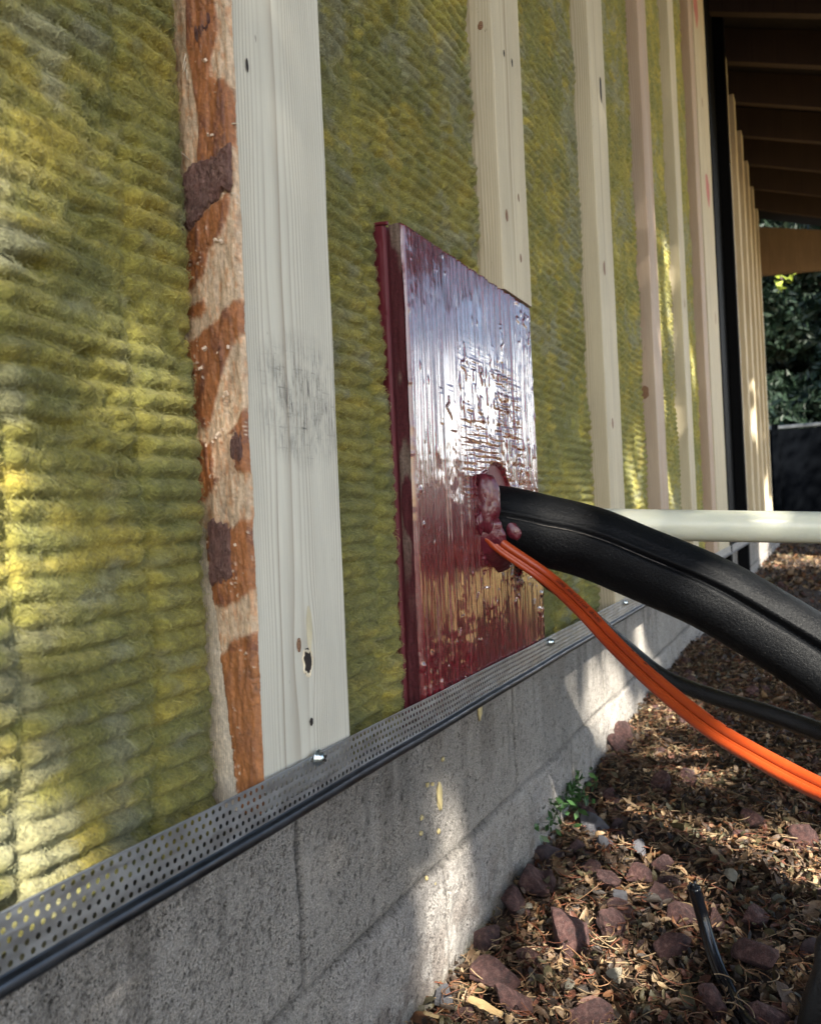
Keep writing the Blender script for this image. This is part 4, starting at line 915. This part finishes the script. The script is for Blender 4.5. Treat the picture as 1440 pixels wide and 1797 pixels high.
# ------------------------------------------------------------------ leaf litter
def litter():
    rng = np.random.default_rng(3)
    def pts(n, x0, x1, y0, y1, p=1.0): return np.stack([rng.uniform(x0, x1, n), y0 + (y1 - y0) * rng.random(n) ** p], 1)
    P = np.concatenate([pts(30000, FX + .003, .42, .46, 2.1, 1.15), pts(5000, FX, .8, 2.1, 7.5, 1.2), pts(5000, .42, 1.3, .2, 3.0), pts(3500, 1.0, 3.0, 1.5, 7.0)])
    n = len(P); L = rng.uniform(.0022, .0070, n) * np.where(rng.random(n) < .07, 2.0, 1) * (1 + .35 * (P[:, 1] > 2)) * (1 + 1.0 * (P[:, 1] > 3.5)); W = L * rng.uniform(.34, .6, n)
    base = gz(P[:, 0], P[:, 1]); hz = rng.random(n) ** 1.3 * .014 + .002
    for (rx, ry, r) in ROCKS:
        d2 = (P[:, 0] - rx) ** 2 + (P[:, 1] - ry) ** 2; k = d2 < (r * .85) ** 2; hz[k] = np.where(rng.random(k.sum()) < .06, r * .75 + .002, -.01)
    U = np.array([-1, -.62, 0, .62, 1.0]); Wp = np.array([.04, .75, 1, .72, .03]); K = 5
    az = rng.uniform(0, 2 * np.pi, n); pi_ = rng.normal(0, .55, n); ro = rng.normal(0, .6, n); cl = rng.normal(0, .55, n); cup = rng.uniform(-.1, .9, n)
    V = np.zeros((n, K, 3, 3))
    for i in range(K):
        for j, s in enumerate((-1, 0, 1)):
            V[:, i, j, 0] = U[i] * L; V[:, i, j, 1] = s * W * Wp[i] * (1 - .15 * cup); V[:, i, j, 2] = cl * L * U[i] ** 2 + (cup * W * Wp[i] * (abs(s)))
    def rot(V, a, i, j):
        c, s = np.cos(a)[:, None, None], np.sin(a)[:, None, None]; A, B = V[..., i].copy(), V[..., j].copy(); V[..., i] = A * c - B * s; V[..., j] = A * s + B * c
    rot(V, ro, 1, 2); rot(V, pi_, 0, 2); rot(V, az, 0, 1)
    V[..., 0] += P[:, 0, None, None]; V[..., 1] += P[:, 1, None, None]; V[..., 2] += (base + hz)[:, None, None]
    V[..., 0] = np.maximum(V[..., 0], FX + .001)
    f = []
    for i in range(K - 1):
        for j in range(2): a = i * 3 + j; f.append([a, a + 3, a + 4, a + 1])
    F = (np.array(f)[None] + np.arange(n)[:, None, None] * K * 3).reshape(-1, 4)
    pal = np.array([[.24, .165, .10], [.36, .26, .155], [.12, .08, .055], [.045, .033, .026], [.50, .39, .25], [.26, .13, .065], [.14, .125, .07], [.10, .095, .06], [.15, .065, .045]])
    c = pal[rng.choice(len(pal), n, p=[.13, .10, .20, .24, .05, .05, .08, .09, .06])] * rng.uniform(.7, 1.25, n)[:, None]
    C = np.repeat(c, K * 3, 0).reshape(n, K, 3, 3); C[:, :, 1] *= .78; C[:, 0] *= .7; C[:, 4] *= .8; C = C.reshape(-1, 3); V = V.reshape(-1, 3)
    # twigs, stalks and needles
    m = 8200; Q = np.concatenate([pts(7200, FX + .01, .42, .46, 2.2, 1.2), pts(1000, FX, 1.2, 1.5, 6)]); l = rng.uniform(.006, .030, m); r = rng.uniform(.00025, .0007, m); az = rng.uniform(0, 2 * np.pi, m); cu = rng.normal(0, 1.3, m); sl_ = rng.normal(0, .28, m)
    K2 = 6; tt = np.linspace(-.5, .5, K2); ang = az[:, None] + cu[:, None] * tt
    cx = Q[:, 0, None] + l[:, None] * tt * np.cos(ang); cy = Q[:, 1, None] + l[:, None] * tt * np.sin(ang); cz = (gz(Q[:, 0], Q[:, 1]) + rng.random(m) * .014 + .006)[:, None] + l[:, None] * tt * sl_[:, None]
    TV = np.zeros((m, K2, 3, 3))
    for j in range(3):
        a = 2 * np.pi * j / 3; TV[:, :, j, 0] = cx - np.sin(ang) * r[:, None] * np.cos(a); TV[:, :, j, 1] = cy + np.cos(ang) * r[:, None] * np.cos(a); TV[:, :, j, 2] = cz + r[:, None] * np.sin(a)
    TV[..., 0] = np.maximum(TV[..., 0], FX + .001)
    f = [[i * 3 + j, (i + 1) * 3 + j, (i + 1) * 3 + (j + 1) % 3, i * 3 + (j + 1) % 3] for i in range(K2 - 1) for j in range(3)]
    TF = (np.array(f)[None] + np.arange(m)[:, None, None] * K2 * 3).reshape(-1, 4) + len(V)
    tc = np.array([[.34, .20, .11], [.16, .09, .055], [.42, .32, .2], [.22, .08, .045]])[rng.choice(4, m)] * rng.uniform(.7, 1.2, m)[:, None]
    V = np.concatenate([V, TV.reshape(-1, 3)]); F = np.concatenate([F, TF]); C = np.concatenate([C, np.repeat(tc, K2 * 3, 0)])
    t = NT('dry_leaf'); a = t.n('Attribute', attribute_name='Col').outputs['Color']; c_ = t.obj(); nn = t.noise(c_, 700, 3, .6)
    col = t.mix(t.mr(nn, .3, .7), t.mix(1.0, a, (.7, .68, .66), 'MULTIPLY'), t.mix(1.0, a, (1.2, 1.2, 1.15), 'MULTIPLY'))
    t.done(Base_Color=t.mix(1.0, col, (.82, .78, .76), 'MULTIPLY'), Roughness=.5, Normal=t.bump(nn, .0006), Specular_IOR_Level=.4)
    tr = t.n('BsdfTranslucent'); t.set(tr.inputs[0], t.mix(1.0, col, (1.2, .8, .45), 'MULTIPLY')); mx = t.n('MixShader'); mx.inputs[0].default_value = .18
    t.t.links.new(t.b.outputs[0], mx.inputs[1]); t.t.links.new(tr.outputs[0], mx.inputs[2]); t.t.links.new(mx.outputs[0], t.out.inputs[0])
    o = link('leaf_litter', npmesh('leaf_litter', V, F, col=C), t.m)
    setp(o, 'dry brown leaves and twigs covering the ground', 'leaf litter', kind='stuff')
litter()
# named chips
mw = simple('fresh_wood_chip', (.36, .25, .12), .7, bscale=300, bdist=.0006)
def chip(px, py, L_, W_, T_, rz, tilt, label):
    p = hit(px, py, .02); me = MB(); n = 9
    V = []; rg = random.Random(px)
    for i in range(n):
        u = i / (n - 1); w_ = W_ * (.35 + .65 * math.sin(math.pi * min(1, .15 + u * .8))) * rg.uniform(.8, 1.15)
        for (a, b) in ((-w_, -T_), (w_, -T_), (w_ * .8, T_), (-w_ * .8, T_)): V.append((L_ * (u - .5), a + .15 * W_ * math.sin(u * 5), b + T_ * rg.uniform(-.3, .3)))
    F = [(i * 4 + j, i * 4 + (j + 1) % 4, (i + 1) * 4 + (j + 1) % 4, (i + 1) * 4 + j) for i in range(n - 1) for j in range(4)] + [(3, 2, 1, 0), tuple((n - 1) * 4 + k for k in range(4))]
    me.add(V, F); o = me.build('wood_chip', mw); o.location = (p.x, p.y, .024); o.rotation_euler = (.1, tilt, rz); setp(o, label, 'wood chip')
chip(852, 1775, .028, .0032, .0012, -.1, .15, 'long pale yellow wood chip lying near the foot of the wall')
chip(757, 1790, .016, .0018, .001, 1.2, .6, 'short pale wood chip standing at the very corner of the wall foot')

# small green plant by the wall
def plant():
    rng = np.random.default_rng(8); base = hit(1000, 1425, .03); pl_ = empty('small_plant', (base.x, base.y, .02), 'small low plant with tiny green leaves at the foot of the wall', 'plant')
    ml = NT('green_leaf'); c = ml.obj(); n = ml.noise(c, 90, 3); ml.done(Base_Color=ml.mix(ml.mr(n, .3, .7), (.015, .045, .012), (.05, .12, .03)), Roughness=.45)
    V = []; F = []
    for _ in range(190):
        y = rng.normal(0, .042); x = rng.normal(0, .012) - .004 - .0 * y; z = abs(rng.normal(.010, .009)); x = max(x, -.04 - base.x + .004)
        d = rng.normal(size=3); d /= np.linalg.norm(d); e = np.cross(d, rng.normal(size=3)); e /= np.linalg.norm(e); l = rng.uniform(.004, .007)
        c_ = np.array([x, y, z + .012]); k = len(V); V += [c_ - d * l, c_ + e * l * .5, c_ + d * l, c_ - e * l * .5]; F.append((k, k + 1, k + 2, k + 3))
    me = bpy.data.meshes.new('foliage'); me.from_pydata([tuple(v) for v in V], [], F); link('foliage', me, ml.m, pl_)
plant()

# ------------------------------------------------------------------ black door, soffit, roof
M_door = simple('black_door_paint', (.002, .0022, .003), .7, bscale=40, bdist=.0003, Specular_IOR_Level=.1)
dr = empty('black_door', (-.02, 3.16, .26), 'tall black door between the wide plank and the far wooden strips', 'door')
mb = MB(); mb.box(-.06, -.038, 2.79, 3.54, .24, 2.35); o = mb.build('door_leaf', M_door, dr); o.location = -dr.location
for y0, y1 in ((2.786, 2.83), (3.50, 3.543)):
    mb = MB(); mb.box(-.038, .004, y0, y1, .0, 2.36, .003); o = mb.build('door_jamb', M_door, dr); o.location = -dr.location
rf = empty('roof', (0, 3, 2.3), 'dark roof eave with exposed rafters above the wall', 'roof')
SL = .34
def slope_box(mb, x0, x1, y0, y1, ztop0, h):
    V = []
    for x in (x0, x1):
        zt = 2.3 - SL * x + ztop0
        for y in (y0, y1):
            V += [(x, y, zt - h), (x, y, zt)]
    mb.add(V, [(0, 1, 3, 2), (4, 6, 7, 5), (0, 4, 5, 1), (2, 3, 7, 6), (0, 2, 6, 4), (1, 5, 7, 3)])
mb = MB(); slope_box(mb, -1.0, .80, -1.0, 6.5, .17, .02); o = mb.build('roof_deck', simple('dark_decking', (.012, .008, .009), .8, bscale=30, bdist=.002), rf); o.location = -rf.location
for k in range(-11, 8):
    y = 3.40 + .40 * k
    if y > 6.1: continue
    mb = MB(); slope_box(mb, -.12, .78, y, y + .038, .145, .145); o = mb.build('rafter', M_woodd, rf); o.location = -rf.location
mb = MB(); mb.add([(-.065, 6.16, 1.97), (.9, 6.16, 1.90), (.9, 6.16, 2.06), (-.065, 6.16, 2.31), (-.065, 6.21, 1.97), (.9, 6.21, 1.90), (.9, 6.21, 2.06), (-.065, 6.21, 2.31)], [(0, 1, 2, 3), (7, 6, 5, 4), (0, 4, 5, 1), (1, 5, 6, 2), (2, 6, 7, 3), (3, 7, 4, 0)])
o = mb.build('end_beam', M_woodb, rf); o.location = -rf.location
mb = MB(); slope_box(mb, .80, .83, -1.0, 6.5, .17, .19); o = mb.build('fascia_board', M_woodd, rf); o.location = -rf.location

# ------------------------------------------------------------------ background: black fence, trees
M_fence = simple('black_fence', (.002, .0025, .0035), 1.0, bscale=30, bdist=.0005, Specular_IOR_Level=.02)
fe = empty('black_fence', (0, 9, 0), 'low black fence panel with a thin top rail at the back', 'fence')
mb = MB(); mb.box(-1.6, 1.4, 9.0, 9.03, -.05, 1.12); o = mb.build('panel', M_fence, fe); o.location = -fe.location
mb = MB(); mb.box(-1.6, 1.42, 8.985, 9.045, 1.125, 1.165, .008); o = mb.build('rail', simple('rail_metal', (.12, .13, .14), .35, .8), fe); o.location = -fe.location
for x in (-1.5, -.1, 1.38):
    mb = MB(); mb.box(x - .03, x + .03, 8.96, 8.999, -.05, 1.18); o = mb.build('post', M_fence, fe); o.location = -fe.location
M_straw = simple('dry_grass', (.40, .29, .10), .9, bscale=60, bdist=.01, var=.4)
xs_ = np.concatenate([np.linspace(1.25, 7.5, 60)]); ys_ = np.linspace(2.4, 6.4, 50); X_, Y_ = np.meshgrid(xs_, ys_, indexing='ij'); ed_ = np.minimum(np.minimum(X_ - 1.25, 7.5 - X_), np.minimum(Y_ - 2.4, 6.4 - Y_))
g2 = link('added_dry_lawn', npmesh('added_dry_lawn', np.stack([X_ + .12 * (vn(X_ * 3, Y_ * 3) - .5), Y_, gz(X_, Y_) + .012 * sst(-.05, .2, ed_) + .004], -1).reshape(-1, 3), gridF(len(xs_), len(ys_))), M_straw); g2['kind'] = 'structure'  # unseen straw patch added for the gold in the red board's reflection
mb = MB(); mb.box(1.5, 9.0, 9.0, 9.2, -.1, .80, .02); o = mb.build('reflected_dark_wall', simple('dark_timber', (.03, .022, .018), .8, bscale=20, bdist=.003), loc=(5, 9, 0)); setp(o, 'unseen low dark wall added for the dark band reflected in the red board', 'retaining wall')  # out of view, put in to darken a band of the board's reflection

def leaf_cloud(name, P, size, mat, parent, seed, loc):
    rng = np.random.default_rng(seed); n = len(P); d = rng.normal(size=(n, 3)); d /= np.linalg.norm(d, axis=1)[:, None]; e = np.cross(d, rng.normal(size=(n, 3))); e /= np.linalg.norm(e, axis=1)[:, None]
    l = (size * rng.uniform(.6, 1.3, n))[:, None]; f = np.cross(d, e) * l * .15
    V = np.stack([P - d * l, P + e * l * .45 + f, P + d * l, P - e * l * .45 + f], 1).reshape(-1, 3) - np.array(loc)
    F = np.arange(n * 4).reshape(-1, 4); return link(name, npmesh(name, V, F, smooth=False), mat, parent)
def leafmat(name, a, b, tr=.25, rough=.5):
    t = NT(name); c = t.obj(); n = t.noise(c, 2.2, 4, .6); n2 = t.noise(c, 30, 2); col = t.mix(t.mr(n2, .35, .65), t.mix(t.mr(n, .35, .65), a, b), t.mix(.5, a, b)); t.done(Base_Color=col, Roughness=rough)
    x = t.n('BsdfTranslucent'); t.set(x.inputs[0], col); mx = t.n('MixShader'); mx.inputs[0].default_value = tr
    t.t.links.new(t.b.outputs[0], mx.inputs[1]); t.t.links.new(x.outputs[0], mx.inputs[2]); t.t.links.new(mx.outputs[0], t.out.inputs[0]); return t.m
M_bark = simple('tree_bark', (.10, .07, .05), .9, bscale=25, bdist=.01)
M_lf1 = leafmat('dark_foliage', (.012, .028, .016), (.03, .055, .03)); M_lf2 = leafmat('canopy_leaf', (.05, .10, .02), (.10, .15, .03)); M_lf3 = leafmat('golden_foliage', (.20, .13, .03), (.42, .28, .07)); M_lf4 = leafmat('bright_leaf', (.22, .28, .03), (.34, .40, .05))
def tree(name, base, height, crown, n, size, mat, label, seed, trunk=.09, lean=(0, 0), top=True):
    rng = np.random.default_rng(seed); b = np.array(base, float); e = empty(name, tuple(b), label, 'tree')
    tp = catmull([b - [0, 0, .1], b + [lean[0] * .3, lean[1] * .3, height * .35], b + [lean[0] * .7, lean[1] * .7, height * .7], b + [lean[0], lean[1], height]], 6)
    V, F = sweep(tp, Prof(12, lambda th, t_, l: trunk * (1 - .75 * t_) * (1 + .1 * np.cos(3 * th))), (1, .1, 0)); link('trunk', npmesh('trunk', V - b, F), M_bark, e)
    cl = []; 
    for (cx, cy, cz, rx, ry, rz) in crown:
        c = np.array([cx, cy, cz]); 
        k = max(4, int(16 * (rx * ry * rz) ** .33 / (rx + ry + rz) * 3 + 10))
        for _ in range(k):
            d = rng.normal(size=3); d /= np.linalg.norm(d); q = c + d * np.array([rx, ry, rz]) * rng.uniform(.35, .95); cl.append((q, rng.uniform(.16, .34) * (rx + ry + rz) / 3, k))
        s0 = tp[min(len(tp) - 1, int(len(tp) * .7))]
        V, F = sweep(catmull([s0, (s0 + c) / 2 + [0, 0, .1], c], 5), Prof(8, lambda th, t_, l: trunk * .35 * (1 - .7 * t_) + 0 * th), (.3, .2, 1)); link('limb', npmesh('limb', V - b, F), M_bark, e)
    w_ = np.array([r ** 2 for _, r, _ in cl]); w_ /= w_.sum(); idx = rng.choice(len(cl), n, p=w_); C = np.array([q for q, _, _ in cl])[idx]; Rr = np.array([r for _, r, _ in cl])[idx]
    d = rng.normal(size=(n, 3)); d /= np.linalg.norm(d, axis=1)[:, None]; P = C + d * (Rr * rng.random(n) ** .45)[:, None] * np.array([1.15, 1.15, .8])
    leaf_cloud('crown', P, size, mat, e, seed, b); return e
tree('pine_tree', (-.5, 11.0, 0), 6.0, [(-.6, 10.8, z, 1.5 - .12 * z, 1.1, .7) for z in (.9, 1.7, 2.5, 3.4, 4.3, 5.2)], 42000, .07, M_lf1, 'dark evergreen tree behind the black fence', 1)
tree('bush', (1.3, 10.4, 0), 2.2, [(1.2, 10.4, 1.0, 1.0, .8, .9), (.9, 10.4, 1.9, .9, .7, .8), (1.4, 10.6, 2.5, .8, .7, .6)], 22000, .06, M_lf1, 'dark shaded bush right of the evergreen behind the fence', 2, .05)
tree('broadleaf_tree', (-1.6, 13.0, 0), 6.5, [(-1.5, 13, z, 1.9, 1.4, 1.0) for z in (1.4, 2.8, 4.2, 5.6)] + [(.9, 13.5, 3.2, 1.7, 1.2, 1.3), (.9, 13.5, 1.4, 1.7, 1.2, 1.3), (.3, 13.2, 4.6, 1.6, 1.2, 1.2), (-.3, 12.6, 2.2, 1.2, .8, 1.2)], 60000, .12, M_lf1, 'big dark tree filling the view behind the fence', 3)
e = empty('leafy_branch', P3(1372, 495, 7.6), 'sprig of bright yellow green leaves hanging below the end beam', 'branch')
rg = np.random.default_rng(4); bp = np.array(P3(1372, 495, 7.6)); leaf_cloud('foliage', bp + rg.normal(size=(13, 3)) * np.array([.05, .06, .035]), .042, M_lf4, e, 5, bp)
V, F = sweep(catmull([bp + [-.25, .9, .75], bp + [-.1, .4, .35], bp + [.0, .05, .02]], 6), Prof(6, lambda th, t_, l: np.full(6, .008)), (1, 0, 0)); link('stem', npmesh('stem', V - bp, F), M_bark, e)
tree('reflected_tree', (3.6, 8.2, 0), 6.5, [(2.5, 8.4, 3.5, .8, .7, .65), (3.3, 8.3, 3.3, .9, .8, .6), (2.9, 8.3, 3.9, 1.0, .8, .7), (4.2, 8.0, 3.6, 1.1, .8, .8), (3.5, 8.3, 4.9, 1.5, 1.0, .9), (5.2, 7.6, 4.8, 1.2, 1.0, 1.0), (2.4, 8.6, 5.2, .9, .8, .8), (3.6, 8.2, 6.2, 1.3, 1.0, .9)], 48000, .07, M_lf1, 'unseen tall tree added to darken the upper reflection in the red board', 9, .11)  # out of view, added so the top of the board reflects dark foliage
tree('hedge', (-1, 16.5, 0), 5.0, [(x_, 16.5, z_, 1.6, .9, 1.3) for x_ in (-3, -1.2, .6, 2.0) for z_ in (1.0, 2.8, 4.6, 6.2)], 60000, .17, M_lf1, 'tall dark hedge closing the view behind all the other trees', 12, .1)
# sunlit golden trees far off, seen in the gloss of the red board
for k, (x, y, hgt) in enumerate([(6, 32, 3.0), (10, 33, 2.8), (14, 31, 3.1), (18, 30, 2.9), (22, 28, 3.0), (3, 34, 3.1)]):
    tree('golden_bush', (x, y, 0), hgt * .8, [(x, y, hgt * .55, 2.7, 1.4, hgt * .55)], 8000, .14, M_lf3, ['golden autumn bush far beyond the yard, %s of its row' % q for q in ('first', 'second', 'third', 'fourth', 'fifth', 'sixth')][k], 20 + k, .12)

# ------------------------------------------------------------------ unseen shading canopy behind the camera, gaps cut for chosen sun spots
SPOTS = []   # chosen sunlit points with radius, kept clear of canopy leaves
def W3(px, py, x):
    v = F_ * 1442 + R_ * (px - 720) + D_ * (py - 898.5); return CAM + v * ((x - CAM.x) / v.x)
def spot(p, r): SPOTS.append((np.array(p[:]), r))
for (px, py, r) in [(-100, 660, .012), (-80, 720, .018), (-70, 800, .018), (-80, 880, .02), (-80, 960, .016), (-40, 1040, .008), (85, 90, .003), (45, 150, .004), (-30, 210, .006), (-40, 1440, .016), (30, 1480, .008), (130, 640, .002), (260, 650, .001), (-80, 400, .010), (10, 1250, .003), (300, 730, .0), (150, 1100, .0)]: spot(W3(px, py, -.02), r)
for (px, py, r) in [(535, 250, .001), (520, 40, .003), (575, 1215, .004), (575, 1390, .004)]: spot(W3(px, py, 0), r)
for (px, py, r) in [(1150, 280, .035), (1158, 430, .04), (1166, 540, .03), (1170, 650, .035), (1130, 830, .035), (1135, 760, .02), (1180, 420, .03), (1186, 520, .03), (1183, 300, .02), (1185, 830, .025), (1200, 700, .02), (1048, 860, .014), (1225, 620, .03), (1095, 620, .01), (1030, 700, .004)]: spot(W3(px, py, 0), r)
for (px, py, r) in [(1325, 700, .08), (1327, 760, .07), (1348, 850, .07)]: spot(W3(px, py, 0), r)
for (px, py, r) in [(800, 1430, .012), (795, 1490, .016), (790, 1560, .02), (780, 1640, .022), (775, 1720, .022), (1050, 1230, .04), (1080, 1190, .045), (1070, 1260, .035), (1030, 1270, .018), (1130, 1160, .045), (1000, 1190, .01), (1150, 1190, .03), (960, 1150, .01), (1115, 1070, .02)]: spot(W3(px, py, FX), r)
for (px, py, r) in [(1290, 1500, .03), (1330, 1500, .04), (1380, 1500, .045), (1430, 1510, .05), (1400, 1550, .04), (1340, 1545, .03), (1230, 1540, .016), (1210, 1600, .018), (1185, 1590, .016), (1070, 1545, .018), (1110, 1560, .012), (1080, 1700, .014), (1090, 1720, .012), (900, 1770, .012), (1030, 1790, .014), (870, 1715, .008),
                    (1075, 1290, .03), (1130, 1270, .035), (1110, 1300, .02), (1180, 1290, .03), (1160, 1260, .04), (1340, 990, .3), (1400, 1000, .3), (1010, 1560, .010), (960, 1590, .008), (1240, 1560, .01)]: spot(hit(px, py, .015), r)
for p, r in [((.18, .70, .33), .014), ((.21, .70, .32), .03), ((.235, .70, .31), .04), ((.26, .69, .29), .045), ((.28, .69, .28), .05), ((.24, .48, .245), .035), ((.27, .45, .245), .04), ((.17, .78, .225), .014), ((.20, .77, .225), .014), ((.235, .75, .215), .016), ((.0, .755, .34), .012), ((.35, .87, .36), .05)]: spot(p, r)
for (x, y) in [(1.3, 3.6), (1.6, 4.2), (1.9, 4.8), (1.5, 3.2), (2.1, 5.3), (1.2, 4.6), (2.4, 4.6)]: spot((x, y, 0), .32)
def canopy():
    rng = np.random.default_rng(77); S = np.array(SUN[:]); n = 120000
    q = np.stack([rng.uniform(-.15, 1.6, n), rng.uniform(-.9, 7.5, n), rng.uniform(-.05, 2.25, n)], 1)
    k = int(n * .18); q[:k] = np.stack([rng.uniform(-2.5, 2.2, k), rng.uniform(8.2, 14, k), rng.uniform(0, 4.5, k)], 1)  # second leaf cluster added to shade the background trees
    dist = rng.uniform(3.3, 4.4, n) + .6 * (fbm(q[:, 1] * .8, q[:, 2] * .8, o=2, s=5) - .5); dist[:k] += 3.5
    P = q + S * dist[:, None]; keep = np.ones(n, bool)
    for c, r in SPOTS:
        v = P - c; al = v @ S; pr = np.linalg.norm(v - al[:, None] * S, axis=1); keep &= ~((pr < r + .013) & (al > 0))  # leaves in the sun's path to a chosen spot are left out
    P = P[keep]
    b = np.array([3.9, -1.6, 0.]); e = empty('shade_canopy', tuple(b), 'unseen leaf canopy on a trunk, added to shade the wall, gaps cut for sun spots', 'tree')
    tr = catmull([b - [0, 0, .1], b + [-.1, .1, 1.2], b + [-.2, .3, 2.6], b + [-.5, .6, 4.2]], 6); V, F = sweep(tr, Prof(16, lambda th, t_, l: .16 * (1 - .6 * t_) + 0 * th), (1, 0, 0)); link('trunk', npmesh('trunk', V - b, F), M_bark, e)
    for tgt in [(2.4, -2.4, 3.2), (2.6, .4, 3.6), (2.8, 2.0, 3.8), (3.0, 4.2, 4.2), (2.2, -1.0, 3.0)]:
        tgt = np.array(tgt); V, F = sweep(catmull([tr[14], (tr[14] + tgt) / 2 + [0, 0, .35], tgt + [0, 0, .3]], 6), Prof(8, lambda th, t_, l: .05 * (1 - .7 * t_) + 0 * th), (.2, .1, 1)); link('limb', npmesh('limb', V - b, F), M_bark, e)
    leaf_cloud('crown', P, .042, M_lf2, e, 6, b)
canopy()
